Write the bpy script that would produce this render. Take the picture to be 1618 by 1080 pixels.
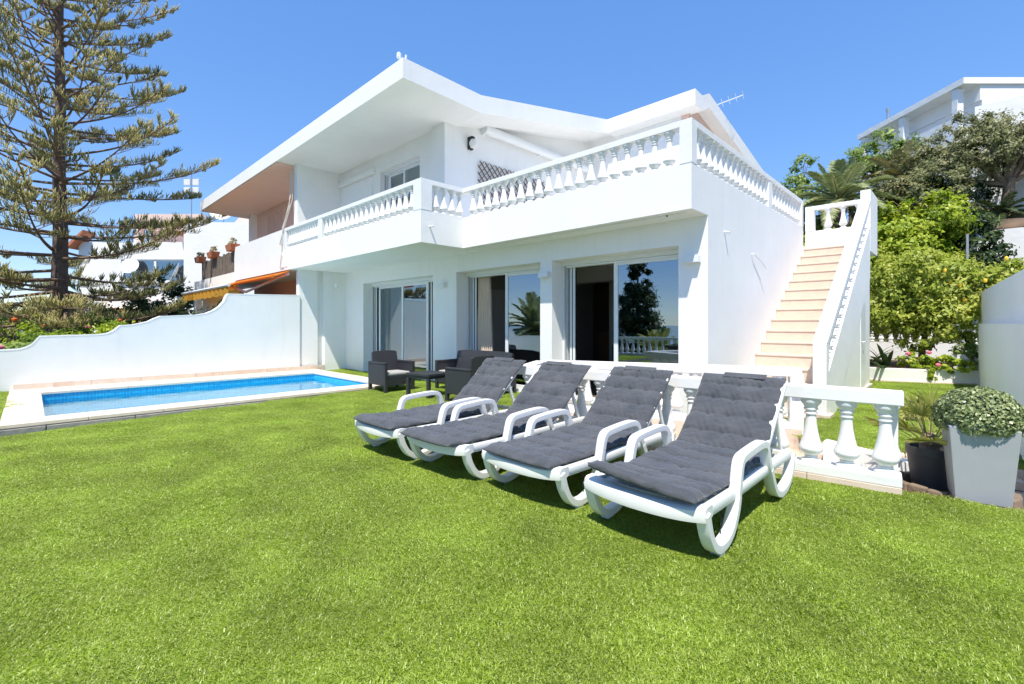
import bpy, bmesh, math, random
import numpy as np
from mathutils import Vector, Matrix, noise
from mathutils.geometry import delaunay_2d_cdt

for o in list(bpy.data.objects): bpy.data.objects.remove(o)
SC = bpy.context.scene
COL = SC.collection
R = math.radians

# ------------------------------------------------------------ camera, sky, sun, exposure
cam = bpy.data.cameras.new('camera')
cam.sensor_width = 36.0
cam.lens = 740.0/1618.0*36.0
cam.shift_y = -29.0/1618.0
cam.clip_start = 0.05
cam.clip_end = 20000
camo = bpy.data.objects.new('camera', cam)
COL.objects.link(camo)
camo.location = (0, 0, 1.3)
camo.rotation_euler = (R(90), 0, math.atan2(.6971, .7172))
SC.camera = camo

SUN = Vector((.227, -.416, .881)).normalized()          # towards the sun
world = bpy.data.worlds.new('World'); SC.world = world; world.use_nodes = True
wn = world.node_tree; wn.nodes.clear()
sky = wn.nodes.new('ShaderNodeTexSky'); sky.sky_type = 'NISHITA'; sky.sun_disc = False
sky.sun_elevation = math.asin(SUN.z); sky.sun_rotation = math.atan2(SUN.x, SUN.y)
sky.altitude = 0; sky.air_density = 0.85; sky.dust_density = 0.0; sky.ozone_density = 6.5
bg = wn.nodes.new('ShaderNodeBackground'); bg.inputs['Strength'].default_value = 0.15
wo = wn.nodes.new('ShaderNodeOutputWorld')
gm = wn.nodes.new('ShaderNodeGamma'); gm.inputs['Gamma'].default_value = 0.42        # a camera-like tone curve over the whole sky
hs = wn.nodes.new('ShaderNodeHueSaturation'); hs.inputs['Hue'].default_value = .515; hs.inputs['Saturation'].default_value = 1.82; hs.inputs['Value'].default_value = 1.68
wn.links.new(sky.outputs[0], gm.inputs[0]); wn.links.new(gm.outputs[0], hs.inputs['Color'])
wn.links.new(hs.outputs[0], bg.inputs[0]); wn.links.new(bg.outputs[0], wo.inputs[0])

sl = bpy.data.lights.new('sun', 'SUN'); sl.energy = 3.0; sl.angle = R(0.55); sl.color = (1.0, .93, .81)
slo = bpy.data.objects.new('sun', sl); COL.objects.link(slo)
slo.rotation_euler = (-SUN).to_track_quat('-Z', 'Y').to_euler()
slo.location = SUN*40

SC.view_settings.view_transform = 'Standard'; SC.view_settings.look = 'None'
SC.view_settings.exposure = 1.14; SC.view_settings.gamma = 1.0
SC.view_settings.use_curve_mapping = False
SC.render.engine = 'CYCLES'
SC.cycles.max_bounces = 12; SC.cycles.diffuse_bounces = 8; SC.cycles.transparent_max_bounces = 24

# ------------------------------------------------------------ helpers
def W(X, Z):                      # metres right / ahead of the viewpoint -> ground plan of the house
    return (X*.7169 - Z*.6971, X*.6968 + Z*.7172)

def lerp(a, b, t): return a + (b-a)*t
def sstep(a, b, x):
    t = min(1, max(0, (x-a)/(b-a))); return t*t*(3-2*t)

# ---- materials
MATS = {}
def mat(name, col, rough=.6, bump=None, var=None, metal=0, spec=.5, col2=None, coat=0):
    m = bpy.data.materials.new(name); m.use_nodes = True; nt = m.node_tree
    b = nt.nodes['Principled BSDF']
    b.inputs['Base Color'].default_value = (*col, 1); b.inputs['Roughness'].default_value = rough
    b.inputs['Metallic'].default_value = metal; b.inputs['Specular IOR Level'].default_value = spec
    b.inputs['Coat Weight'].default_value = coat
    tc = nt.nodes.new('ShaderNodeNewGeometry')
    if var:                                                  # (scale, amount) colour mottling
        n = nt.nodes.new('ShaderNodeTexNoise'); n.inputs['Scale'].default_value = var[0]
        n.inputs['Detail'].default_value = 6; n.inputs['Roughness'].default_value = .6
        nt.links.new(tc.outputs['Position'], n.inputs['Vector'])
        mr = nt.nodes.new('ShaderNodeMapRange'); mr.inputs[1].default_value = .3; mr.inputs[2].default_value = .7
        nt.links.new(n.outputs['Fac'], mr.inputs[0])
        mx = nt.nodes.new('ShaderNodeMix'); mx.data_type = 'RGBA'
        c2 = col2 if col2 else tuple(c*(1-var[1]) for c in col)
        mx.inputs['A'].default_value = (*col, 1); mx.inputs['B'].default_value = (*c2, 1)
        nt.links.new(mr.outputs[0], mx.inputs['Factor']); nt.links.new(mx.outputs['Result'], b.inputs['Base Color'])
    if bump:                                                 # list of (scale, strength, distance)
        prev = None
        for sc, st, di in bump:
            n = nt.nodes.new('ShaderNodeTexNoise'); n.inputs['Scale'].default_value = sc
            n.inputs['Detail'].default_value = 5
            nt.links.new(tc.outputs['Position'], n.inputs['Vector'])
            bp = nt.nodes.new('ShaderNodeBump'); bp.inputs['Strength'].default_value = st
            bp.inputs['Distance'].default_value = di
            nt.links.new(n.outputs['Fac'], bp.inputs['Height'])
            if prev: nt.links.new(prev.outputs[0], bp.inputs['Normal'])
            prev = bp
        nt.links.new(prev.outputs[0], b.inputs['Normal'])
    MATS[name] = m
    return m

STUCCO_B = [(4, .16, .03), (55, .20, .006)]
mat('stucco', (.83, .83, .815), .85, STUCCO_B, (1.3, .05), spec=.2)
mat('stucco_far', (.83, .83, .82), .85, [(3, .3, .05)], (.6, .07), spec=.2)
mat('white_rail', (.80, .80, .79), .7, [(18, .25, .01), (90, .3, .003)], (3, .06), spec=.3)
mat('pink', (.78, .56, .48), .85, STUCCO_B, (1.0, .06), spec=.2)
mat('pink_deep', (.80, .46, .35), .85, STUCCO_B, (1.0, .08), spec=.2)
mat('beige_stone', (.64, .51, .41), .55, [(30, .2, .004)], (9, .1), spec=.4, col2=(.68, .57, .48))
mat('coping', (.76, .67, .57), .7, [(40, .3, .004)], (5, .1), spec=.3, col2=(.70, .58, .46))
mat('skirt_stone', (.64, .50, .40), .6, [(20, .3, .005)], (4, .2), col2=(.72, .64, .54))
mat('skirt_stone_pale', (.70, .62, .54), .6, [(20, .3, .005)], (4, .2), col2=(.62, .46, .36))
mat('grey_stone', (.20, .20, .20), .8, [(14, .6, .015)], (6, .4), col2=(.36, .33, .29))
mat('plastic', (.78, .78, .76), .38, [(60, .05, .002)], (4, .05), spec=.5)
mat('alu_white', (.74, .76, .77), .4, None, None, spec=.5)
mat('alu_grey', (.42, .44, .46), .35, None, None, metal=.4)
mat('black', (.02, .02, .022), .5)
mat('terracotta', (.50, .18, .09), .8, [(20, .3, .004)], (8, .2))
mat('bark', (.085, .055, .042), .95, [(9, .9, .05), (30, .6, .02)], (5, .4), col2=(.15, .11, .085))
mat('bark_light', (.24, .18, .13), .95, [(9, .8, .03)], (6, .3))
mat('twig', (.20, .135, .09), .9, [(14, .6, .01)], (7, .3))
mat('soil', (.10, .065, .045), .95, [(20, .9, .03)], (9, .5))
mat('wood_fence', (.09, .07, .058), .9, [(20, .5, .01)], (6, .4), col2=(.20, .165, .135))
mat('trellis', (.17, .115, .085), .8, None, (9, .2))
mat('awning_y', (.80, .46, .06), .8, [(40, .2, .003)], (3, .08))
mat('awning_o', (.78, .28, .03), .8, [(40, .2, .003)], (3, .08))
mat('grey_planter', (.37, .39, .41), .55, [(5, .12, .02), (80, .15, .002)], (3, .1), spec=.4)
mat('pot_dark', (.06, .062, .068), .55, [(30, .1, .003)], (5, .2))
mat('bowl', (.42, .29, .20), .8, [(20, .3, .005)], (6, .2))
mat('curtain', (.78, .64, .50), .9, [(120, .3, .002)], (3, .08))
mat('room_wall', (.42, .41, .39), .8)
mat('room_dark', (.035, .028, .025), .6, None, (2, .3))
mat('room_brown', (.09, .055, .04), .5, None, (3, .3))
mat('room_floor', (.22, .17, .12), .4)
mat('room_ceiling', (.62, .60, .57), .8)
mat('door_white', (.62, .62, .61), .5)
mat('teal', (.01, .10, .10), .8, [(80, .3, .003)])
mat('glassware', (.55, .62, .62), .2)
mat('bedding', (.015, .03, .04), .9)
mat('brown_wood', (.14, .07, .035), .5)
mat('orange_flower', (.8, .16, .03), .6); mat('pink_flower', (.75, .16, .25), .6)
mat('lemon', (.75, .50, .04), .5)
mat('dark_grey', (.07, .07, .075), .9, [(60, .5, .004)], (20, .3))
mat('tile_floor', (.62, .50, .39), .6, [(20, .15, .004)], (6, .1))
mat('ground', (.14, .12, .075), .95, [(3, .5, .1)], (1.2, .5), col2=(.07, .10, .03))
mat('cushion_pale', (.42, .41, .40), .9, [(90, .3, .003)], (5, .1))
mat('pink_far', (.76, .58, .52), .85, [(3, .3, .05)], (.6, .1))
mat('dish', (.72, .72, .70), .4)
mat('steel', (.45, .46, .48), .35, metal=.8)
mat('roof_top', (.70, .70, .69), .85, [(6, .3, .03)], (1, .1))
mat('cable', (.62, .56, .50), .6)

def nodes(m): return m.node_tree, m.node_tree.nodes['Principled BSDF']

def mk_glass(name, tint, ior, rough=0.0, bump=None, refl=(.95, .97, 1)):
    m = bpy.data.materials.new(name); m.use_nodes = True; nt = m.node_tree; nt.nodes.clear()
    out = nt.nodes.new('ShaderNodeOutputMaterial')
    tr = nt.nodes.new('ShaderNodeBsdfTransparent'); tr.inputs[0].default_value = (*tint, 1)
    gl = nt.nodes.new('ShaderNodeBsdfGlossy'); gl.inputs['Roughness'].default_value = rough
    gl.inputs['Color'].default_value = (*refl, 1)
    fr = nt.nodes.new('ShaderNodeFresnel'); fr.inputs['IOR'].default_value = ior
    mx = nt.nodes.new('ShaderNodeMixShader')
    if bump:
        g = nt.nodes.new('ShaderNodeNewGeometry')
        prev = None
        for sc, st, di in bump:
            n = nt.nodes.new('ShaderNodeTexNoise'); n.inputs['Scale'].default_value = sc; n.inputs['Detail'].default_value = 3
            nt.links.new(g.outputs['Position'], n.inputs['Vector'])
            bp = nt.nodes.new('ShaderNodeBump'); bp.inputs['Strength'].default_value = st; bp.inputs['Distance'].default_value = di
            nt.links.new(n.outputs['Fac'], bp.inputs['Height'])
            if prev: nt.links.new(prev.outputs[0], bp.inputs['Normal'])
            prev = bp
        nt.links.new(prev.outputs[0], gl.inputs['Normal']); nt.links.new(prev.outputs[0], fr.inputs['Normal'])
    nt.links.new(fr.outputs[0], mx.inputs[0]); nt.links.new(tr.outputs[0], mx.inputs[1])
    nt.links.new(gl.outputs[0], mx.inputs[2]); nt.links.new(mx.outputs[0], out.inputs[0])
    MATS[name] = m
mk_glass('glass', (.62, .74, .76), 3.8, 0, [(.9, .05, .02)], (.72, .87, 1.0))
mk_glass('water', (.80, .97, 1.0), 1.62, 0.01, [(1.6, .22, .05), (6, .16, .015)], (.72, .97, 1.0))

nt, b = nodes(MATS['stucco']); src = b.inputs['Base Color'].links[0].from_socket
g = nt.nodes.new('ShaderNodeNewGeometry'); mp_ = nt.nodes.new('ShaderNodeMapping'); mp_.inputs['Scale'].default_value = (3.2, 3.2, .28)
nt.links.new(g.outputs['Position'], mp_.inputs['Vector'])
n = nt.nodes.new('ShaderNodeTexNoise'); n.inputs['Scale'].default_value = 1.6; n.inputs['Detail'].default_value = 7; n.inputs['Roughness'].default_value = .65
nt.links.new(mp_.outputs[0], n.inputs['Vector'])
mr = nt.nodes.new('ShaderNodeMapRange'); mr.inputs[1].default_value = .54; mr.inputs[2].default_value = .80; mr.inputs[3].default_value = 0; mr.inputs[4].default_value = .22
nt.links.new(n.outputs['Fac'], mr.inputs[0])
mx = nt.nodes.new('ShaderNodeMix'); mx.data_type = 'RGBA'; mx.inputs['B'].default_value = (.62, .60, .55, 1)
nt.links.new(src, mx.inputs['A']); nt.links.new(mr.outputs[0], mx.inputs['Factor']); nt.links.new(mx.outputs['Result'], b.inputs['Base Color'])
# pool mosaic
m = mat('mosaic', (.01, .2, .5), .25); nt, b = nodes(m)
g = nt.nodes.new('ShaderNodeTexCoord')
br = nt.nodes.new('ShaderNodeTexBrick'); br.offset = 0
br.inputs['Scale'].default_value = 1; br.inputs['Brick Width'].default_value = .05; br.inputs['Row Height'].default_value = .05
br.inputs['Mortar Size'].default_value = .003
br.inputs['Color1'].default_value = (.004, .30, .60, 1); br.inputs['Color2'].default_value = (.012, .42, .72, 1)
br.inputs['Mortar'].default_value = (.15, .45, .66, 1)
nt.links.new(g.outputs['UV'], br.inputs['Vector']); nt.links.new(br.outputs['Color'], b.inputs['Base Color'])

m2 = m.copy(); m2.name = 'mosaic_sunlit'; MATS['mosaic_sunlit'] = m2  # same mosaic made paler: sunlight on the pool floor painted into its colour
for q in m2.node_tree.nodes:
    if q.type == 'TEX_BRICK':
        q.inputs['Color1'].default_value = (.26, .68, .78, 1); q.inputs['Color2'].default_value = (.34, .75, .82, 1); q.inputs['Mortar'].default_value = (.5, .76, .82, 1)
# woven rattan-look plastic
m = mat('rattan', (.027, .029, .035), .5); nt, b = nodes(m)
g = nt.nodes.new('ShaderNodeTexCoord')
w1 = nt.nodes.new('ShaderNodeTexChecker'); w1.inputs['Scale'].default_value = 46
nt.links.new(g.outputs['Object'], w1.inputs['Vector'])
n = nt.nodes.new('ShaderNodeTexNoise'); n.inputs['Scale'].default_value = 90
nt.links.new(g.outputs['Object'], n.inputs['Vector'])
ad = nt.nodes.new('ShaderNodeMath'); ad.operation = 'ADD'
nt.links.new(w1.outputs['Fac'], ad.inputs[0]); nt.links.new(n.outputs['Fac'], ad.inputs[1])
bp = nt.nodes.new('ShaderNodeBump'); bp.inputs['Strength'].default_value = .5; bp.inputs['Distance'].default_value = .006
nt.links.new(ad.outputs[0], bp.inputs['Height']); nt.links.new(bp.outputs[0], b.inputs['Normal'])

# charcoal cushion cloth
m = mat('cloth', (.06, .062, .068), .95, None, None, spec=.15); nt, b = nodes(m)
g = nt.nodes.new('ShaderNodeNewGeometry')
n = nt.nodes.new('ShaderNodeTexNoise'); n.inputs['Scale'].default_value = 5; n.inputs['Detail'].default_value = 8
nt.links.new(g.outputs['Position'], n.inputs['Vector'])
cr = nt.nodes.new('ShaderNodeValToRGB')
cr.color_ramp.elements[0].position = .3; cr.color_ramp.elements[0].color = (.056, .061, .070, 1)
cr.color_ramp.elements[1].position = .72; cr.color_ramp.elements[1].color = (.092, .096, .105, 1)
nt.links.new(n.outputs['Fac'], cr.inputs[0]); nt.links.new(cr.outputs[0], b.inputs['Base Color'])
n2 = nt.nodes.new('ShaderNodeTexNoise'); n2.inputs['Scale'].default_value = 14; n2.inputs['Detail'].default_value = 3
n2.inputs['Distortion'].default_value = 1.2
nt.links.new(g.outputs['Position'], n2.inputs['Vector'])
b1 = nt.nodes.new('ShaderNodeBump'); b1.inputs['Strength'].default_value = .6; b1.inputs['Distance'].default_value = .02
nt.links.new(n2.outputs['Fac'], b1.inputs['Height'])
n3 = nt.nodes.new('ShaderNodeTexNoise'); n3.inputs['Scale'].default_value = 500
nt.links.new(g.outputs['Position'], n3.inputs['Vector'])
b2 = nt.nodes.new('ShaderNodeBump'); b2.inputs['Strength'].default_value = .25; b2.inputs['Distance'].default_value = .001
nt.links.new(n3.outputs['Fac'], b2.inputs['Height']); nt.links.new(b1.outputs[0], b2.inputs['Normal'])
nt.links.new(b2.outputs[0], b.inputs['Normal'])
b.inputs['Sheen Weight'].default_value = .25

def leaf_mat(name, c0, c1, c2, trans=.35, rough=.45, patch=None):
    m = bpy.data.materials.new(name); m.use_nodes = True; nt = m.node_tree; nt.nodes.clear()
    out = nt.nodes.new('ShaderNodeOutputMaterial')
    at = nt.nodes.new('ShaderNodeAttribute'); at.attribute_name = 'tint'
    cr = nt.nodes.new('ShaderNodeValToRGB')
    e = cr.color_ramp.elements; e[0].position = 0; e[0].color = (*c0, 1); e[1].position = 1; e[1].color = (*c2, 1)
    k = e.new(.5); k.color = (*c1, 1)
    nt.links.new(at.outputs['Fac'], cr.inputs[0])
    src = cr.outputs[0]
    if patch:
        g = nt.nodes.new('ShaderNodeNewGeometry')
        n = nt.nodes.new('ShaderNodeTexNoise'); n.inputs['Scale'].default_value = patch[0]; n.inputs['Detail'].default_value = 4
        nt.links.new(g.outputs['Position'], n.inputs['Vector'])
        mr = nt.nodes.new('ShaderNodeMapRange'); mr.inputs[1].default_value = .3; mr.inputs[2].default_value = .7
        mr.inputs[3].default_value = patch[1]; mr.inputs[4].default_value = patch[2]
        nt.links.new(n.outputs['Fac'], mr.inputs[0])
        hs = nt.nodes.new('ShaderNodeHueSaturation'); nt.links.new(src, hs.inputs['Color'])
        nt.links.new(mr.outputs[0], hs.inputs['Value']); src = hs.outputs[0]
    p = nt.nodes.new('ShaderNodeBsdfPrincipled'); p.inputs['Roughness'].default_value = rough
    p.inputs['Specular IOR Level'].default_value = .4
    t = nt.nodes.new('ShaderNodeBsdfTranslucent'); mx = nt.nodes.new('ShaderNodeMixShader'); mx.inputs[0].default_value = trans
    nt.links.new(src, p.inputs['Base Color']); nt.links.new(src, t.inputs[0])
    nt.links.new(p.outputs[0], mx.inputs[1]); nt.links.new(t.outputs[0], mx.inputs[2]); nt.links.new(mx.outputs[0], out.inputs[0])
    MATS[name] = m
leaf_mat('leaf_lemon', (.16, .23, .02), (.40, .48, .06), (.68, .68, .18), .42)
leaf_mat('leaf_bright', (.13, .23, .012), (.33, .44, .03), (.58, .62, .07), .42)
leaf_mat('leaf_mid', (.09, .17, .03), (.23, .34, .07), (.45, .54, .16), .42)
leaf_mat('leaf_dark', (.018, .04, .014), (.045, .085, .025), (.11, .16, .05))
leaf_mat('leaf_olive', (.09, .11, .04), (.23, .25, .10), (.46, .45, .24), .4)
leaf_mat('leaf_box', (.06, .10, .045), (.27, .34, .13), (.58, .62, .34), .25, .32)
leaf_mat('leaf_palm', (.15, .20, .07), (.36, .42, .18), (.62, .64, .36), .35)
leaf_mat('leaf_fan', (.15, .19, .02), (.40, .43, .09), (.68, .64, .26), .4)
leaf_mat('leaf_cycad', (.02, .045, .015), (.05, .09, .03), (.11, .15, .05), .15)
leaf_mat('leaf_pine', (.11, .13, .04), (.38, .37, .13), (.66, .59, .26), .38, .6)
leaf_mat('leaf_dry', (.16, .16, .06), (.32, .30, .12), (.50, .45, .22), .3)
leaf_mat('blade', (.18, .29, .014), (.41, .57, .05), (.74, .82, .32), .45, .32, (1.9, .76, 1.16))

for nm in ('awning_y', 'awning_o'):
    nt, b = nodes(MATS[nm]); out = [q for q in nt.nodes if q.type == 'OUTPUT_MATERIAL'][0]
    t_ = nt.nodes.new('ShaderNodeBsdfTranslucent'); t_.inputs[0].default_value = (.9,.5,.08,1) if nm == 'awning_y' else (.9,.34,.04,1)
    mx = nt.nodes.new('ShaderNodeMixShader'); mx.inputs[0].default_value = .5
    nt.links.new(b.outputs[0], mx.inputs[1]); nt.links.new(t_.outputs[0], mx.inputs[2]); nt.links.new(mx.outputs[0], out.inputs[0])
# ---- mesh building
class MB:
    def __init__(s): s.v = []; s.f = []
    def add(s, vs, fs):
        n = len(s.v); s.v += [tuple(p) for p in vs]; s.f += [tuple(i+n for i in f) for f in fs]; return s
    def box(s, x0, x1, y0, y1, z0, z1):
        return s.add([(x0,y0,z0),(x1,y0,z0),(x1,y1,z0),(x0,y1,z0),(x0,y0,z1),(x1,y0,z1),(x1,y1,z1),(x0,y1,z1)],
                     [(0,3,2,1),(4,5,6,7),(0,1,5,4),(1,2,6,5),(2,3,7,6),(3,0,4,7)])
    def rbox(s, cx, cy, z0, z1, sx, sy, rz):
        c, q = math.cos(rz), math.sin(rz); P = []
        for z in (z0, z1):
            for a, b in ((-1,-1),(1,-1),(1,1),(-1,1)):
                x, y = a*sx/2, b*sy/2; P.append((cx+c*x-q*y, cy+q*x+c*y, z))
        return s.add(P, [(0,3,2,1),(4,5,6,7),(0,1,5,4),(1,2,6,5),(2,3,7,6),(3,0,4,7)])
    def bar(s, p, q, w, h, up=(0,0,1)):              # box beam from p to q
        p, q = Vector(p), Vector(q); d = (q-p).normalized(); side = d.cross(Vector(up))
        if side.length < 1e-5: side = d.cross(Vector((1,0,0)))
        side.normalize(); u = side.cross(d).normalized()
        P = [b + side*a*w/2 + u*c*h/2 for b in (p, q) for a, c in ((-1,-1),(1,-1),(1,1),(-1,1))]
        return s.add(P, [(0,1,2,3),(7,6,5,4),(0,4,5,1),(1,5,6,2),(2,6,7,3),(3,7,4,0)])
    def prism(s, poly, axis, a, b):                  # poly in the plane normal to axis
        def pt(p, d): return {'x':(d,p[0],p[1]), 'y':(p[0],d,p[1]), 'z':(p[0],p[1],d)}[axis]
        n = len(poly)
        P = [pt(p, a) for p in poly] + [pt(p, b) for p in poly]
        F = [tuple(range(n)), tuple(range(2*n-1, n-1, -1))] + [(i, i+n, (i+1)%n+n, (i+1)%n) for i in range(n)]
        return s.add(P, F)
    def lathe(s, prof, seg=14, c=(0,0,0)):
        P = []; n = len(prof)
        for r, z in prof:
            for k in range(seg):
                a = 2*math.pi*k/seg; P.append((c[0]+r*math.cos(a), c[1]+r*math.sin(a), c[2]+z))
        F = [(i*seg+k, i*seg+(k+1)%seg, (i+1)*seg+(k+1)%seg, (i+1)*seg+k) for i in range(n-1) for k in range(seg)]
        F += [tuple(range(seg-1,-1,-1)), tuple((n-1)*seg+k for k in range(seg))]
        return s.add(P, F)
    def tube(s, pts, rad, seg=6):
        pts = [Vector(p) for p in pts]; n = len(pts)
        if not hasattr(rad, '__len__'): rad = [rad]*n
        P = []; side = None
        for i, p in enumerate(pts):
            d = (pts[min(n-1,i+1)] - pts[max(0,i-1)]).normalized()
            if side is None: side = d.orthogonal().normalized()
            side = (side - d*side.dot(d)).normalized(); u = d.cross(side)
            for k in range(seg):
                a = 2*math.pi*k/seg; P.append(p + (side*math.cos(a) + u*math.sin(a))*rad[i])
        F = [(i*seg+k, i*seg+(k+1)%seg, (i+1)*seg+(k+1)%seg, (i+1)*seg+k) for i in range(n-1) for k in range(seg)]
        F += [tuple(range(seg-1,-1,-1)), tuple((n-1)*seg+k for k in range(seg))]
        return s.add(P, F)
    def sweep(s, pts, w, t, x0):                     # rounded strip in a y-z plane: width w along x, thickness t
        pts = [Vector((0, a, b)) for a, b in pts]; n = len(pts)
        sec = []
        for k in range(12):
            a = 2*math.pi*k/12; c, q = math.cos(a), math.sin(a)
            e = .26
            sec.append((math.copysign(abs(c)**e, c)*w/2, math.copysign(abs(q)**e, q)*t/2))
        P = []
        for i, p in enumerate(pts):
            d = (pts[min(n-1,i+1)] - pts[max(0,i-1)]).normalized(); nrm = Vector((0, -d.z, d.y))
            for a, b in sec: P.append(Vector((x0+a, 0, 0)) + p + nrm*b)
        F = [(i*12+k, i*12+(k+1)%12, (i+1)*12+(k+1)%12, (i+1)*12+k) for i in range(n-1) for k in range(12)]
        F += [tuple(range(11,-1,-1)), tuple((n-1)*12+k for k in range(12))]
        return s.add(P, F)
    def mesh(s, name):
        me = bpy.data.meshes.new(name); me.from_pydata(s.v, [], s.f); me.validate()
        bm = bmesh.new(); bm.from_mesh(me); bmesh.ops.recalc_face_normals(bm, faces=bm.faces); bm.to_mesh(me); bm.free()
        return me
    def build(s, name, m, parent=None, smooth=False, bevel=0, auto=None):
        return link(name, s.mesh(name), m, parent, smooth, bevel)

def link(name, me, m, parent=None, smooth=False, bevel=0):
    o = bpy.data.objects.new(name, me); COL.objects.link(o)
    if m is not None and len(me.materials) == 0: me.materials.append(MATS[m])
    if smooth:
        me.polygons.foreach_set('use_smooth', [True]*len(me.polygons))
        try: me.set_sharp_from_angle(angle=R(42))
        except Exception: pass
    if bevel:
        bv = o.modifiers.new('bevel', 'BEVEL'); bv.width = bevel; bv.segments = 2; bv.limit_method = 'ANGLE'; bv.angle_limit = R(35)
    if parent is not None: o.parent = parent
    return o

def empty(name, loc=(0,0,0), rz=0, parent=None):
    o = bpy.data.objects.new(name, None); COL.objects.link(o); o.location = loc; o.rotation_euler = (0,0,rz)
    o.empty_display_size = .2
    if parent is not None: o.parent = parent
    return o

def tag(o, label=None, cat=None, group=None, kind=None):
    if label: o['label'] = label
    if cat: o['category'] = cat
    if group: o['group'] = group
    if kind: o['kind'] = kind
    return o

def copy_tree(o, parent=None):
    c = o.copy(); COL.objects.link(c)
    if parent is not None: c.parent = parent
    for ch in o.children: copy_tree(ch, c)
    return c

def np_mesh(name, V, F, tint=None):                   # V (n,3), F (m,k) same k
    me = bpy.data.meshes.new(name); n, (mm, k) = len(V), F.shape
    me.vertices.add(n); me.vertices.foreach_set('co', V.astype(np.float32).ravel())
    me.loops.add(mm*k); me.loops.foreach_set('vertex_index', F.astype(np.int32).ravel())
    me.polygons.add(mm); me.polygons.foreach_set('loop_start', np.arange(0, mm*k, k, dtype=np.int32))
    try: me.polygons.foreach_set('loop_total', np.full(mm, k, dtype=np.int32))
    except Exception: pass
    if tint is not None:
        a = me.attributes.new('tint', 'FLOAT', 'POINT'); a.data.foreach_set('value', tint.astype(np.float32))
    me.update(calc_edges=True); me.validate()
    return me

# ---- foliage
SUNV = np.array(tuple(SUN))                          # leaves turn towards the light
def unit(a): return a/np.maximum(1e-9, np.linalg.norm(a, axis=-1, keepdims=True))

def leaf_quads(P, D, N, ln, wd, tint, fold=.25):      # centres, leaf axis, normal
    D = unit(D); S = unit(np.cross(D, N)); U = np.cross(S, D)
    ln = ln[:,None]; wd = wd[:,None]
    a = P - D*ln*.5; b = P + S*wd*.5 + U*wd*fold + D*ln*.04; c = P + D*ln*.5 - U*ln*.12; d = P - S*wd*.5 + U*wd*fold + D*ln*.04
    V = np.stack([a, b, c, d], 1).reshape(-1, 3); n = len(P)
    F = (np.arange(n)[:,None]*4 + np.array([[0,1,2,3]])).reshape(n, 4)
    return V, F, np.repeat(tint, 4)

def cloud(blobs, n, size, seed, clumps=60, spread=.16, aspect=.55, up=.35, fill=.5, jit=.35):
    """leaves gathered in clumps spread through ellipsoids; blobs: (cx,cy,cz,rx,ry,rz)"""
    rg = np.random.default_rng(seed); B = np.array(blobs, float)
    vol = (B[:,3]*B[:,4]*B[:,5])**(2/3); pr = vol/vol.sum()
    nc = clumps*len(blobs); bi = rg.choice(len(B), nc, p=pr)
    d = unit(rg.normal(size=(nc,3))); r = (fill + (1-fill)*rg.random(nc)**.6)[:,None]
    r *= (1 + .18*(rg.random((nc,1))-.5))
    CC = B[bi,:3] + d*r*B[bi,3:6]
    cs = spread*(B[bi,3]+B[bi,4]+B[bi,5])/3*(.55+.9*rg.random(nc))
    ct = rg.random(nc)
    ci = rg.integers(0, nc, n)
    off = rg.normal(size=(n,3)); off[:,2] *= .75
    P = CC[ci] + off*cs[ci][:,None]*.62
    nrm = unit(d[ci]*.9 + off*.5 + np.array([0,0,up]) + SUNV*.35 + rg.normal(size=(n,3))*.45)
    ax = unit(np.cross(nrm, rg.normal(size=(n,3))) + np.array([0,0,-.25]))
    ln = size*(.6+.8*rg.random(n)); wd = ln*aspect*(.8+.4*rg.random(n))
    t = np.clip(.5 + (ct[ci]-.5)*.55 + rg.normal(size=n)*.2*jit/.35*.8, 0, 1)
    return leaf_quads(P, ax, nrm, ln, wd, t)

def foliage(name, m, parent, blobs, n, size, seed, **k):
    V, F, t = cloud(blobs, n, size, seed, **k)
    return link(name, np_mesh(name, V, F, t), m, parent)

def shrub(name, loc, label, cat, m, blobs, n, size, seed, group=None, stems=5, trunk=None, barkm='twig', **k):
    """blobs in local coordinates about loc"""
    e = empty(name, loc); tag(e, label, cat, group)
    foliage('crown', m, e, blobs, n, size, seed, **k)
    rg = random.Random(seed); tb = MB()
    if trunk:
        r, hgt = trunk
        tb.tube([(0,0,-.1),(rg.uniform(-.05,.05),rg.uniform(-.05,.05),hgt*.5),(rg.uniform(-.08,.08),rg.uniform(-.08,.08),hgt)], [r*1.25, r, r*.8], 9)
    z0 = trunk[1]*.9 if trunk else -.05
    for i in range(stems):
        b = blobs[i % len(blobs)]
        q = Vector((b[0]+rg.uniform(-.6,.6)*b[3], b[1]+rg.uniform(-.6,.6)*b[4], b[2]+rg.uniform(-.1,.6)*b[5]))
        p = Vector((rg.uniform(-.06,.06), rg.uniform(-.06,.06), z0)); mid = p.lerp(q, .5) + Vector((rg.uniform(-.1,.1), rg.uniform(-.1,.1), .1))
        rr = (trunk[0]*.55 if trunk else .03)
        tb.tube([p, mid, q], [rr, rr*.7, rr*.3], 6)
    tb.build('trunk', barkm, e, smooth=True)
    return e

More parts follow.
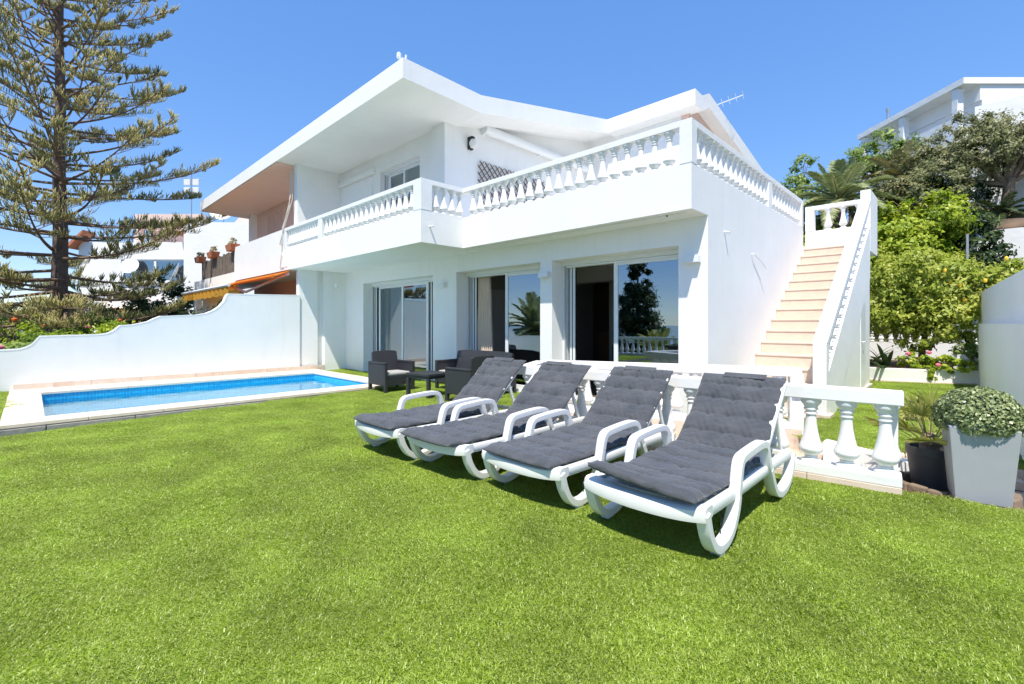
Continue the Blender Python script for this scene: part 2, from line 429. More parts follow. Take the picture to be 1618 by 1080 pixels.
def frond(V, F, T, base, azim, length, rise, droop, nleaf, llen, rg, lw=.022, keel=.5, t0=.5):
    """pinnate frond appended to lists; returns rachis points"""
    d = Vector((math.cos(azim), math.sin(azim), 0)); pts = []
    for i in range(13):
        s = i/12; pts.append(Vector(base) + d*(length*(s*math.cos(rise) - .10*s*s*droop)) + Vector((0,0,length*(s*math.sin(rise) - droop*.55*s*s))))
    side0 = Vector((-d.y, d.x, 0))
    for i in range(nleaf):
        s = .12 + .88*(i+.5)/nleaf; k = s*12; a = int(min(11, k)); p = pts[a].lerp(pts[a+1], k-a); t = (pts[a+1]-pts[a]).normalized()
        L = llen*(math.sin(math.pi*(.18+.78*s))**.7)*(.85+.3*rg.random())
        for sg in (-1, 1):
            dr = (side0*sg*.8 + t*.62 + Vector((0,0,keel*.6 - .25*rg.random()))).normalized()
            tip = p + dr*L + Vector((0,0,-.18*L)); w = t*lw
            n = len(V); V += [p - w*.5, p + w*.5, p + dr*L*.5 + w*.6, tip, p + dr*L*.5 - w*.6]; F.append((n, n+1, n+2, n+3, n+4))
            T += [min(1, max(0, t0 + rg.uniform(-.3,.3)))]*5
    return pts

def palm(name, loc, label, trunk_h, trunk_r, nf, length, llen, seed, m='leaf_palm', group=None, cat='palm tree', rises=(.0, 1.25), nleaf=44, lw=.03):
    rg = random.Random(seed); e = empty(name, loc); tag(e, label, cat, group)
    V, F, T = [], [], []; rb = MB()
    for i in range(nf):
        s = (i+.5)/nf; az = i*2.399 + rg.uniform(-.2,.2); rise = lerp(rises[0], rises[1], s)
        pts = frond(V, F, T, (0,0,trunk_h), az, length*rg.uniform(.85,1.1), rise, lerp(1.05,.45,s), nleaf, llen, rg, lw, t0=rg.uniform(.3,.75))
        rb.tube(pts, [lerp(.03,.006,k/12)*length/2.2 for k in range(13)], 4)
    link('fronds', np_mesh_ngon('fronds', V, F, T), m, e); rb.build('rachis', 'leaf_stem', e, smooth=True)
    tb = MB(); prof = []
    k = max(3, int(trunk_h/.12))
    for i in range(k+1):
        prof.append((trunk_r*(1.12 if i % 2 else .9), -.1+(trunk_h+.15)*i/k))
    tb.lathe(prof, 12); tb.build('trunk', 'bark', e)
    return e

def np_mesh_ngon(name, V, F, T):
    me = bpy.data.meshes.new(name); me.from_pydata([tuple(v) for v in V], [], F)
    a = me.attributes.new('tint', 'FLOAT', 'POINT'); a.data.foreach_set('value', T); me.update(); return me
mat('leaf_stem', (.22, .22, .08), .6)

# ------------------------------------------------------------ terrain, sea, lawn
LOT = lambda u, v: (-12.95 <= u <= .52 and -3.55 <= v <= 17.75) or (.5 <= u <= 3.0 and -3.55 <= v < 5.2)
def hill(u, v):
    z = -.25
    if v > 17.7:
        f = lerp(.25, 1, sstep(-34, -12, u))*lerp(1, .6, sstep(15, 60, u))
        z = -.25 + f*(1.25 + (min(v, 21.8)-17.7)*.92 + max(0, min(v, 34)-21.8)*.22)
    if u > -.45 and 17.7 < v < 21.5: z = .9
    if u > .5 and v > 5: z = max(z, lerp(-.25, 1.0, sstep(.5, 6, u)))
    if u < -45: z -= (-45-u)*.32
    if v < -4: z -= (-4-v)*.38
    return max(z, -45)
gx = sorted(set([-6000,-2500,-1200,-600,-300,-200,-150,-110,-90,-75,-65,-55,-50,-45]+[-40+i for i in range(0,27)]+[-13.04,-12.96,-11,-8,-5,-3,-1,-.5,-.4,.4,.51,.6,1,2,2.9,3.05,4,6,8,10,12,15,18,22,27,33,40,55,80,120,200,400,900,2000,6000]))
gy = sorted(set([-6000,-2500,-1200,-600,-300,-200,-150,-110,-90,-70,-55,-45,-38,-32,-27,-22,-18,-15,-12,-10,-8,-6,-5,-4,-3.62,-3.52,-1,2,4.9,5.1,5.3,8,11,14,17,17.6,17.72,17.8,18.2,19,20,21,22,23,24,26,28,30,32,34,37,40,45,52,60,80,120,200,400,900,2000,6000]))
tb = MB(); nx, ny = len(gx), len(gy)
for y in gy:
    for x in gx:
        z = -3.2 if LOT(x, y) else hill(x, y) + (0 if abs(x)+abs(y) > 200 else .12*noise.noise((x*.3, y*.3, 0)))
        tb.v.append((x, y, z))
tb.f = [(j*nx+i, j*nx+i+1, (j+1)*nx+i+1, (j+1)*nx+i) for j in range(ny-1) for i in range(nx-1)]
tag(tb.build('ground', 'ground'), kind='structure')
ms = mat('sea', (.02, .09, .16), .15, [(.05, .3, 1.0)])
sb = MB(); sb.add([(-9000,-9000,-38),(9000,-9000,-38),(9000,9000,-38),(-9000,9000,-38)], [(0,1,2,3)])
tag(sb.build('sea', 'sea'), kind='structure')

PIT = [(-4.02,4.26),(-.33,4.66),(3.0,4.90),(3.0,6.05),(.5,6.28),(-1.28,6.08),(-1.5,6.34),(-4.36,5.20)]
def inside(p, poly):
    x, y = p; c = False; j = len(poly)-1
    for i in range(len(poly)):
        if (poly[i][1] > y) != (poly[j][1] > y) and x < (poly[j][0]-poly[i][0])*(y-poly[i][1])/(poly[j][1]-poly[i][1])+poly[i][0]: c = not c
        j = i
    return c
POOL = [(-12.86,-.27),(-8.52,-.27),(-8.52,5.50),(-12.86,5.50)]
HOUSE = [(-12.84,6.36),(-2.52,6.36),(-2.52,17.6),(-12.84,17.6)]
STAIR = [(-2.52,7.3),(-1.40,7.3),(-1.40,12.7),(-2.52,12.7)]
BED = [(-2.5,13.55),(-1.5,13.42),(-.7,13.62),(.17,14.0),(.52,14.1),(.52,17.72),(-2.5,17.7)]
LEFT = [(-12.86,-3.4),(-8.52,-3.4),(-8.52,-.27),(-12.86,-.27)]
def lawn_z(u, v):
    if u < -8.5 and v < 0: return .035
    return -.085*sstep(3.4, -.4, v)*sstep(-4.5, -8.5, u) + .012*noise.noise((u*.6, v*.6, 3))
outer = [(-12.86,-3.4),(3.0,-3.4),(3.0,4.95),(3.0,6.1),(.5,6.3),(.5,17.7),(-12.86,17.7)]
polys = [outer, PIT, POOL, HOUSE, STAIR, BED, LEFT]
pv = []; pe = []
for P in polys:
    n0 = len(pv); pv += [Vector(p) for p in P]; pe += [(n0+i, n0+(i+1) % len(P)) for i in range(len(P))]
x = -12.6
while x < 3:
    y = -3.2
    while y < 17.5:
        pv.append(Vector((x+random.Random(x*7+y).uniform(-.05,.05), y))); y += .55
    x += .55
cv, ce, cf, *_ = delaunay_2d_cdt(pv, pe, [], 0, 1e-4)
def ok(c):
    return inside(c, outer) and not any(inside(c, P) for P in polys[1:6])
def lawn_mesh(test, name):
    lm = MB(); mp = {}
    for f in cf:
        c = sum((cv[i] for i in f), Vector((0,0)))/3
        if not ok(c) or not test(c): continue
        left = inside(c, LEFT); idx = []
        for i in f:
            key = (i, left)
            if key not in mp:
                p = cv[i]; mp[key] = len(lm.v); z = .035 if left else (lawn_z(max(p.x, -8.4), p.y))
                lm.v.append((p.x, p.y, z))
            idx.append(mp[key])
        lm.f.append(tuple(idx))
    me = bpy.data.meshes.new(name); me.from_pydata(lm.v, [], lm.f); me.update()
    bm = bmesh.new(); bm.from_mesh(me)
    for fc in bm.faces:
        if fc.normal.z < 0: fc.normal_flip()
    bm.to_mesh(me); bm.free(); return me
mat('turf_base', (.16, .24, .012), .95, [(60, .5, .01)], (2, .3))
tag(link('lawn', lawn_mesh(lambda c: True, 'lawn'), 'turf_base'), kind='structure')

# a patch of turf blades, instanced over the lawn
def turf_patch(seed, nb, half):
    rg = np.random.default_rng(seed)
    P = np.zeros((nb,3)); P[:,:2] = rg.uniform(-half, half, (nb,2))
    a = rg.uniform(0, 2*np.pi, nb); lean = rg.uniform(.35, 1.3, nb); hgt = rg.uniform(.009, .018, nb)
    D = np.stack([np.cos(a)*np.sin(lean), np.sin(a)*np.sin(lean), np.cos(lean)], 1); S = np.stack([-np.sin(a), np.cos(a), 0*a], 1)
    w = rg.uniform(.0008, .0014, nb)[:,None]; h = hgt[:,None]
    b0 = P - S*w; b1 = P + S*w; m0 = P + D*h*.6 + S*w*.9; m1 = P + D*h*.6 - S*w*.9
    tip = P + D*h + np.stack([np.cos(a), np.sin(a), -.35+0*a], 1)*h*.3
    V = np.stack([b0, b1, m0, tip, m1], 1).reshape(-1,3)
    F = np.arange(nb)[:,None]*5 + np.array([[0,1,2,3,4]])
    t = np.clip(rg.normal(.5, .22, nb), 0, 1); T = np.repeat(t, 5).reshape(-1,5); T[:,3] = np.clip(T[:,3]+.15, 0, 1)
    return np_mesh('turf_blades', V, F, T.ravel())
tp = bpy.data.objects.new('turf_blades', turf_patch(3, 760, .10)); tp.data.materials.append(MATS['blade'])
tp2 = bpy.data.objects.new('turf_blades_far', turf_patch(5, 620, .15)); tp2.data.materials.append(MATS['blade'])

def grass_nodes(src, dens, name):
    ng = bpy.data.node_groups.new(name, 'GeometryNodeTree')
    ng.interface.new_socket('Geometry', in_out='INPUT', socket_type='NodeSocketGeometry')
    ng.interface.new_socket('Geometry', in_out='OUTPUT', socket_type='NodeSocketGeometry')
    N = ng.nodes.new; L = ng.links.new
    gi, go = N('NodeGroupInput'), N('NodeGroupOutput')
    ds = N('GeometryNodeDistributePointsOnFaces'); ds.inputs['Density'].default_value = dens; ds.inputs['Seed'].default_value = 4
    oi = N('GeometryNodeObjectInfo'); oi.inputs['Object'].default_value = src; oi.inputs['As Instance'].default_value = True
    ip = N('GeometryNodeInstanceOnPoints')
    rv = N('FunctionNodeRandomValue'); rv.data_type = 'FLOAT'
    rv.inputs[2].default_value = 0; rv.inputs[3].default_value = 6.283
    ps = N('GeometryNodeInputPosition')
    nz = N('ShaderNodeTexNoise'); nz.inputs['Scale'].default_value = 1.7; nz.inputs['Detail'].default_value = 3
    L(ps.outputs[0], nz.inputs['Vector'])
    sx = N('ShaderNodeSeparateXYZ'); 
    sub = N('ShaderNodeVectorMath'); sub.operation = 'SUBTRACT'; sub.inputs[1].default_value = (.5,.5,.5)
    L(nz.outputs['Color'], sub.inputs[0])
    mul = N('ShaderNodeVectorMath'); mul.operation = 'SCALE'; mul.inputs['Scale'].default_value = 0.55
    L(sub.outputs[0], mul.inputs[0]); L(mul.outputs[0], sx.inputs[0])
    cx = N('ShaderNodeCombineXYZ'); L(rv.outputs[1], cx.inputs[2])
    tl = N('ShaderNodeCombineXYZ'); L(sx.outputs[0], tl.inputs[0]); L(sx.outputs[1], tl.inputs[1])
    r1 = N('FunctionNodeEulerToRotation'); L(cx.outputs[0], r1.inputs[0])
    r2 = N('FunctionNodeEulerToRotation'); L(tl.outputs[0], r2.inputs[0])
    rr = N('FunctionNodeRotateRotation'); L(r1.outputs[0], rr.inputs[0]); L(r2.outputs[0], rr.inputs[1])
    rr.rotation_space = 'GLOBAL'
    rs = N('FunctionNodeRandomValue'); rs.data_type = 'FLOAT'; rs.inputs[2].default_value = .8; rs.inputs[3].default_value = 1.25; rs.inputs['Seed'].default_value = 9
    L(gi.outputs[0], ds.inputs[0]); L(ds.outputs[0], ip.inputs['Points']); L(oi.outputs['Geometry'], ip.inputs['Instance'])
    L(rr.outputs[0], ip.inputs['Rotation']); L(rs.outputs[1], ip.inputs['Scale']); L(ip.outputs[0], go.inputs[0])
    return ng
def cz(c): return -.6971*c.x + .7172*c.y
near = lambda c: cz(c) < 5.2 and cz(c) > .7 and c.y > -1.5
far = lambda c: not (cz(c) < 5.2 and cz(c) > .7 and c.y > -1.5)
for nm, test, src, dn, lab in (('turf_grass', near, tp, 190, 'short bright green artificial turf around the sun loungers'),
                          ('turf_grass', far, tp2, 62, 'bright green artificial turf stretching back past the pool and house')):
    o = link(nm, lawn_mesh(test, nm), 'blade'); md = o.modifiers.new('blades', 'NODES'); md.node_group = grass_nodes(src, dn, nm)
    tag(o, lab, 'grass', kind='stuff')

# sunken path behind the front balustrade
pb = MB()
pb.add([(-4.5,4.1,-.17),(3.2,4.3,-.17),(3.2,6.6,-.17),(-4.5,6.6,-.17)], [(0,1,2,3)])
path = tag(pb.build('path', 'tile_floor'), kind='structure')
def strip(name, p, q, w, z0, z1, m, parent, n):
    p, q = Vector(p), Vector(q); L = (q-p).length; rz = math.atan2((q-p).y, (q-p).x)
    for i in range(n):
        c = p.lerp(q, (i+.5)/n); MB().rbox(c.x, c.y, z0, z1, L/n-.006, w, rz).build(name, m, parent, bevel=.008)
strip('kerb_stone', (.36,6.24), (-1.26,6.04), .16, -.165, -.005, 'beige_stone', path, 4)
strip('kerb_tread', (.36,6.10), (-1.20,5.90), .12, -.165, -.08, 'beige_stone', path, 4)
db = MB(); db.rbox(-.15, 5.45, -.165, -.155, .9, .55, .12); db.build('dark_strip', 'dark_grey', path)  # thin dark grey strip on the path floor

# ------------------------------------------------------------ balusters
def baluster_mesh(name, H, k=1.0, seg=14):
    pr = [(.074,0),(.074,.05),(.066,.058),(.05,.075),(.044,.095),(.05,.105),(.044,.118),(.05,.13),(.075,.165),(.088,.205),(.089,.235),(.08,.275),
          (.066,.36),(.053,.47),(.044,.58),(.039,.69),(.038,.735),(.048,.745),(.048,.762),(.038,.775),(.040,.80),(.053,.815),(.053,.83),(.046,.84),
          (.055,.875),(.072,.915),(.076,.935),(.076,1.0)]
    me = MB().lathe([(r*k, z*H) for r, z in pr], seg).mesh(name)
    me.polygons.foreach_set('use_smooth', [True]*len(me.polygons))
    try: me.set_sharp_from_angle(angle=R(50))
    except Exception: pass
    me.materials.append(MATS['white_rail']); return me
BAL_UP = baluster_mesh('baluster', .50, .92, 12)
BAL_GD = baluster_mesh('baluster', .555, 1.0, 18)
BAL_ST = baluster_mesh('baluster', .42, .8, 10)
def put_bal(me, loc, parent, rz=0):
    o = bpy.data.objects.new('baluster', me); COL.objects.link(o); o.location = loc; o.rotation_euler = (0,0,rz); o.parent = parent; return o

# ------------------------------------------------------------ the villa
villa = empty('villa', (0,0,0)); tag(villa, 'white two-storey villa with balustraded terrace and butterfly roofline', 'house')
def part(name, m, fn, parent=villa, **k):
    b = MB(); fn(b); return b.build(name, m, parent, **k)

def wall_y(b, u0, u1, v0, v1, z0, z1, ops):          # wall along u with openings (ua,ub,za,zb)
    us = sorted(set([u0, u1] + [o[0] for o in ops] + [o[1] for o in ops]))
    for a, c in zip(us, us[1:]):
        o = [q for q in ops if q[0] <= a+1e-6 and q[1] >= c-1e-6]
        if not o: b.box(a, c, v0, v1, z0, z1)
        else:
            if o[0][2] > z0: b.box(a, c, v0, v1, z0, o[0][2])
            if o[0][3] < z1: b.box(a, c, v0, v1, o[0][3], z1)
ZS = 2.76; ZP = 3.345; ZT = 3.91
W1, W2, W3 = (-11.84,-8.67,0.0,2.40), (-7.83,-5.47,0.0,2.40), (-5.20,-2.91,0.0,2.40)
part('ground_floor_front_wall', 'stucco', lambda b: wall_y(b, -12.85, -2.5, 6.35, 6.70, -.3, ZS, [(w[0],w[1],-.02,w[3]) for w in (W1,W2,W3)]))
part('side_wall', 'stucco', lambda b: b.prism([(6.70,-.3),(16.6,-.3),(16.6,ZS),(6.70,ZS)], 'x', -2.8, -2.5))
part('party_wall', 'stucco', lambda b: (b.box(-13.10,-12.85,5.72,6.70,-.3,ZS), b.box(-13.10,-12.90,5.05,5.55,-.3,ZS), b.box(-13.10,-12.99,5.55,5.72,-.3,ZS)))
part('back_wall', 'stucco', lambda b: b.box(-12.85,-2.8,16.3,16.6,-.3,ZS))
# first-floor slab and parapets
part('floor_slab', 'stucco', lambda b: (b.box(-13.40,-7.13,5.0,6.0,ZS,2.95), b.box(-13.10,-2.64,6.0,16.6,ZS,2.95)))
def parapets(b):
    b.box(-13.40,-6.99,4.86,5.0,ZS,ZP)
    b.box(-7.13,-6.99,5.0,5.83,ZS,ZP)
    b.box(-7.13,-2.5,5.83,5.97,ZS,ZP)
    b.box(-2.64,-2.5,5.97,11.45,ZS,ZP)
    b.box(-2.64,-2.5,11.45,16.6,ZS,2.955)
part('parapet', 'stucco', parapets)
# upper balustrades: each a rail with its posts, and its balusters
def rail_part(fn): return part('balustrade', 'white_rail', fn, bevel=.006)
zr = ZT-.085
b1 = rail_part(lambda b: (b.box(-13.40,-7.23,4.855,5.005,zr,ZT), b.box(-13.42,-13.30,4.86,5.0,ZP,zr), b.box(-11.28,-11.06,4.86,5.0,ZP,zr)))
for x in np.linspace(-13.18,-11.40,14): put_bal(BAL_UP, (x,4.93,ZP-.005), b1)
for x in np.linspace(-10.93,-7.36,18): put_bal(BAL_UP, (x,4.93,ZP-.005), b1)
b2 = rail_part(lambda b: (b.box(-7.23,-6.985,4.855,5.10,ZP,ZT), b.box(-7.135,-6.985,5.10,5.825,zr,ZT)))
for y in (5.23, 5.42, 5.61, 5.80): put_bal(BAL_UP, (-7.06,y,ZP-.005), b2)
b3 = rail_part(lambda b: (b.box(-7.135,-2.66,5.825,5.975,zr,ZT), b.box(-2.66,-2.495,5.825,5.99,ZP,ZT)))
for i in range(20): put_bal(BAL_UP, (-2.83-.207*i,5.90,ZP-.005), b3)
b4 = rail_part(lambda b: (b.box(-2.645,-2.495,5.99,11.30,zr,ZT), b.box(-2.64,-2.5,9.06,9.26,ZP,zr), b.box(-2.645,-2.495,11.30,11.45,ZP,ZT)))
for y in np.linspace(6.12,8.94,15): put_bal(BAL_UP, (-2.57,y,ZP-.005), b4)
for y in np.linspace(9.39,11.17,10): put_bal(BAL_UP, (-2.57,y,ZP-.005), b4)

# upper floor
WU = (-10.87,-9.11,2.95,5.22)
part('upper_front_wall', 'stucco', lambda b: (wall_y(b, -13.10, -8.54, 6.30, 6.55, 2.95, 5.70, [WU]), b.box(-8.54,-8.07,6.22,6.55,2.95,5.66)))
part('divider_wall', 'stucco', lambda b: b.box(-13.34,-13.10,5.08,6.55,2.95,5.68))
def roofz(v): return 5.64 + .205*(v-6.48) if v > 6.48 else 5.67-.016*(v-4.61)
part('upper_side_wall', 'stucco', lambda b: b.prism([(6.55,2.95),(11.55,2.95),(11.55,roofz(11.55)+.1),(6.55,roofz(6.55)+.1)], 'x', -8.30, -8.07))
part('wing_front_wall', 'stucco', lambda b: b.box(-8.07,-5.22,11.55,11.75,2.95,6.75))
part('gable_wall', 'pink', lambda b: b.prism([(11.55,2.95),(16.4,2.95),(16.4,5.95),(12.1,6.88),(11.55,6.70)], 'x', -5.22, -5.02))
def mainroof(b):
    pr = [(4.61,5.67),(6.48,5.64),(12.06,roofz(12.06)),(17.0,5.75),(17.0,6.12),(12.06,7.16),(6.48,6.01),(4.61,6.03)]
    b.prism(pr, 'x', -13.22, -7.18)
part('roof', 'stucco', mainroof)
def wingroof(b):
    pr = [(11.2,6.61),(11.66,6.59),(12.06,6.80),(17.0,5.75),(17.0,6.12),(12.06,7.17),(11.62,6.96),(11.2,6.985)]
    b.prism(pr, 'x', -7.18, -4.71)
part('wing_roof', 'stucco', wingroof)
def rl(b):
    b.tube([(-7.30,4.75,6.0),(-7.30,4.75,6.17)], .018, 6); b.tube([(-7.34,4.72,6.08),(-7.45,4.70,6.10),(-7.45,4.70,6.22)], .014, 6)
    b.lathe([(.02,0),(.045,.02),(.045,.10),(.02,.12)], 8, (-7.45,4.70,6.14))
part('roof_floodlight', 'alu_white', rl, smooth=True)
def ant(b):
    b.tube([(-5.0,12.9,6.9),(-5.0,12.9,7.35)], .015, 6); b.tube([(-5.6,12.9,7.15),(-4.3,13.3,7.42)], .012, 6)
    for t in np.linspace(0,1,9):
        p = Vector((-5.6,12.9,7.15)).lerp(Vector((-4.3,13.3,7.42)), t); b.tube([p+Vector((-.06,.25,0)), p+Vector((.06,-.25,0))], .006, 4)
    for q in (-.15,0,.15): b.tube([(-5.6+q*.3,12.6,7.15+q),(-5.6-q*.3,13.2,7.15+q)], .006, 4)
part('tv_aerial', 'alu_white', ant)
part('drain_spout', 'alu_white', lambda b: b.tube([(-7.0,5.05,3.06),(-6.86,5.05,3.05)], .016, 8), smooth=True)
part('drain_spout', 'alu_white', lambda b: b.tube([(-2.52,6.95,2.62),(-2.42,6.95,2.60)], .016, 8), smooth=True)
part('wall_bracket', 'alu_white', lambda b: b.tube([(-2.52,8.10,2.42),(-2.46,8.15,2.42),(-2.43,8.45,2.30),(-2.40,8.55,2.22)], .010, 6), smooth=True)

def lamp(u, v, z):
    part('wall_lamp', 'alu_white', lambda b: b.box(u-.11, u+.11, v-.10, v, z-.05, z+.05), bevel=.006)
lamp(-8.28, 6.35, 2.14); lamp(-5.335, 6.35, 2.16); lamp(-2.70, 6.35, 2.18)
part('wall_lamp', 'alu_white', lambda b: b.lathe([(.03,0),(.05,.02),(.05,.1),(.03,.12)], 10, (-12.76,6.02,2.30)), smooth=True)
gl = part('globe_lamp', 'black', lambda b: (b.box(-8.07,-8.00,6.86,6.98,5.22,5.50), b.box(-8.0,-7.93,6.87,6.97,5.42,5.50)), bevel=.01)
part('globe', 'plastic', lambda b: b.lathe([(.02,-.10),(.07,-.08),(.095,-.02),(.095,.03),(.06,.09),(.02,.1)], 14, (-7.93,6.92,5.33)), parent=gl, smooth=True)
aw = part('awning_cassette', 'alu_white', lambda b: b.tube([(-7.93,7.25,5.76),(-7.93,11.4,5.80)], .105, 16), smooth=True)
for y in (7.35, 9.3, 11.2): part('bracket', 'alu_white', lambda b: b.box(-8.07,-7.98,y-.04,y+.04,5.68,5.90), parent=aw)
part('awning_box', 'stucco', lambda b: b.box(-13.08,-11.1,6.22,6.30,5.22,5.36), bevel=.006)
part('closed_shutter', 'stucco', lambda b: b.box(-12.95,-11.25,6.27,6.30,2.97,5.19), bevel=.006)
part('downlight', 'black', lambda b: b.lathe([(.012,0),(.012,.02)], 8, (-2.90,5.98,2.74)))

# cables on the party line
for k, (a, c) in enumerate(((0,.0),(.12,.1),(-.1,.25))):
    pts = [(-13.36+a*.3, 5.02, 5.55), (-13.36+a, 5.0, 4.8-c), (-13.45+a*.6, 4.84, 3.95), (-13.6-a, 4.84, 3.5), (-13.55+a*1.5, 4.84, 3.1-c), (-13.35+a, 4.845, 2.85)]
    part('cable', 'cable', lambda b: b.tube(pts, .011, 5), smooth=True)

# ---- sliding windows
def sliding(name, w, v, panes, mull, shut=True, group_label=None):
    """panes: (u0,u1,dv,glass?) ; frame as mesh, panes as sub-parts"""
    u0, u1, z0, z1 = w
    zt = z1-.075 if shut else z1
    def fr(b):
        t = .05
        b.box(u0, u0+t, v, v+.12, z0, zt); b.box(u1-t, u1, v, v+.12, z0, zt)
        b.box(u0+t, u1-t, v, v+.12, zt-.03, zt); b.box(u0+t, u1-t, v, v+.12, z0-.02, z0+.03)
    f = part(name, 'alu_white', fr, bevel=.004)
    if shut:
        part('shutter_box', 'alu_white', lambda b: b.box(u0, u1, v-.03, v+.12, zt+.003, z1), parent=f, bevel=.004)
        for uu in (u0+.062, u1-.062): part('guide_rail', 'alu_grey', lambda b: b.box(uu-.012, uu+.012, v-.02, v+.01, z0, zt), parent=f)
    for (a, c, dv) in panes:
        s = .075
        def lf(b):
            b.box(a, a+s, v+dv, v+dv+.04, z0+.03, zt-.03); b.box(c-s, c, v+dv, v+dv+.04, z0+.03, zt-.03)
            b.box(a+s, c-s, v+dv, v+dv+.04, z0+.03, z0+.03+s); b.box(a+s, c-s, v+dv, v+dv+.04, zt-.03-s*.6, zt-.03)
        part('sash', 'alu_white', lf, parent=f, bevel=.004)
        part('pane', 'glass', lambda b: b.box(a+s-.01, c-s+.01, v+dv+.014, v+dv+.026, z0+.03+s-.01, zt-.03-s*.6+.01), parent=f)
    for uu in mull:
        part('sash_edge', 'alu_white', lambda b: b.box(uu, uu+.05, v+.065, v+.105, z0+.03, zt-.03), parent=f, bevel=.004)
        part('sash_gasket', 'black', lambda b: b.box(uu+.052, uu+.062, v+.07, v+.10, z0+.03, zt-.03), parent=f)
    return f
sliding('window', W1, 6.62, [(-11.60,-10.35,.06),(-10.40,-9.25,.015)], [-11.76,-9.22])
sliding('window', W2, 6.66, [(-6.68,-5.50,.015)], [-7.74,-7.66])
sliding('window', W3, 6.66, [(-4.16,-2.94,.015)], [-5.10,-5.03])
sliding('window', WU, 6.42, [(-10.72,-9.98,.05),(-10.0,-9.16,.01)], [-10.80])

# ---- rooms behind the glass
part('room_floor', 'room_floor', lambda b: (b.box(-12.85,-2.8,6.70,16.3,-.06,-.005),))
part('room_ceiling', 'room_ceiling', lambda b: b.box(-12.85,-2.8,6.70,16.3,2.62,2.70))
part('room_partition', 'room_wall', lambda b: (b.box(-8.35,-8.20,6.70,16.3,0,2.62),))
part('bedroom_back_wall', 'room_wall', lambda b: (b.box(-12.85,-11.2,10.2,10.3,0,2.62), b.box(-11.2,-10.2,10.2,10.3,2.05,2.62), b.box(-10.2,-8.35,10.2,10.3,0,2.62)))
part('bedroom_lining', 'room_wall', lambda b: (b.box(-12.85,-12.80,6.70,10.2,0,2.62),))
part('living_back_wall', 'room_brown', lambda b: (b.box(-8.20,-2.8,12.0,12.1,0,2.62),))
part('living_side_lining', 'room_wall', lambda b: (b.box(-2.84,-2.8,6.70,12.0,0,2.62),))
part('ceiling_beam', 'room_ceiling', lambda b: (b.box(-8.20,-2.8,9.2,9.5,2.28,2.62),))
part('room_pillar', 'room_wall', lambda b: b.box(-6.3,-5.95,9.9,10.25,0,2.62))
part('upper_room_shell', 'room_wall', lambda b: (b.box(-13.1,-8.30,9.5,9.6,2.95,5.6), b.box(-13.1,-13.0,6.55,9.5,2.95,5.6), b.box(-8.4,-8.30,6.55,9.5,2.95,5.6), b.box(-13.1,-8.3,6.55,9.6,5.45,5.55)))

def curtain(name, label, u0, u1, v, z0, z1, m='curtain', amp=.05, k=9, tie=0):
    b = MB(); nu, nz = 90, 10
    for j in range(nz+1):
        z = lerp(z0, z1, j/nz)
        for i in range(nu+1):
            s = i/nu; uu = lerp(u0, u1, s); flare = 1 + tie*(1-j/nz)
            uu = u0 + (uu-u0)*flare
            b.v.append((uu, v + amp*math.sin(s*k*2*math.pi + .5*math.sin(j*.6+s*9)) , z))
    b.f = [(j*(nu+1)+i, j*(nu+1)+i+1, (j+1)*(nu+1)+i+1, (j+1)*(nu+1)+i) for j in range(nz) for i in range(nu)]
    o = b.build(name, m, None, smooth=True); sd = o.modifiers.new('thick', 'SOLIDIFY'); sd.thickness = .004
    return tag(o, label, 'curtain')
curtain('curtain', 'long beige pleated curtain hanging in the half-open middle doorway', -7.70, -7.26, 6.80, .01, 2.30, tie=.35)
curtain('curtain', 'pale sheer curtain behind the fixed glass nearest the outside stair', -3.35, -2.95, 6.98, .01, 2.30, m='cushion_pale', k=6)
curtain('curtain', 'pale curtain behind the bedroom glass beside the pool', -10.55, -9.35, 6.98, .01, 2.28, m='cushion_pale', k=16, amp=.03)
curtain('curtain', 'striped sheer curtain inside the upstairs balcony window', -10.8, -9.15, 6.75, 2.96, 5.0, m='curtain', k=18, amp=.03)

def simple(name, m, label, cat, fn, **k):
    b = MB(); fn(b); return tag(b.build(name, m, None, **k), label, cat)
simple('inner_door', 'door_white', 'tall white interior door leaf standing open beside the beige curtain', 'door',
       lambda b: (b.box(-8.19,-8.145,7.2,8.2,0,2.12), b.box(-8.145,-8.135,7.3,8.1,.2,1.0), b.box(-8.145,-8.135,7.3,8.1,1.1,2.0)))
simple('air_conditioner', 'door_white', 'white split air conditioner high on the bedroom wall', 'air conditioner',
       lambda b: (b.box(-9.7,-8.9,9.98,10.2,2.10,2.38), b.box(-9.66,-8.94,9.96,9.98,2.12,2.16)), bevel=.02)
simple('bed', 'bedding', 'dark covered bed inside the open bedroom door', 'bed',
       lambda b: (b.box(-10.3,-8.6,7.7,9.7,0,.30), b.box(-10.35,-8.55,7.65,9.6,.30,.52), b.box(-10.2,-8.7,9.7,9.8,0,1.05)), bevel=.06)
ec = empty('chair', (-5.05,8.35,0), .3); tag(ec, 'teal upholstered dining chair with wooden legs inside the open living room', 'chair')
part('seat', 'teal', lambda b: b.box(-.24,.24,-.24,.24,.40,.49), parent=ec, bevel=.03)
part('backrest', 'teal', lambda b: b.box(-.23,.23,.20,.27,.50,.86), parent=ec, bevel=.03)
for sx in (-.2,.2):
    for sy in (-.2,.2): part('leg', 'brown_wood', lambda b: b.box(sx-.02,sx+.02,sy-.02,sy+.02,0,.40), parent=ec)
simple('sideboard', 'brown_wood', 'brown wooden sideboard deep inside the living room', 'sideboard',
       lambda b: (b.box(-7.6,-6.5,11.4,11.9,.1,1.05), b.box(-7.55,-7.07,11.38,11.4,.2,1.0), b.box(-7.03,-6.55,11.38,11.4,.2,1.0), b.box(-7.5,-7.4,11.45,11.6,0,.1), b.box(-6.7,-6.6,11.45,11.6,0,.1)))
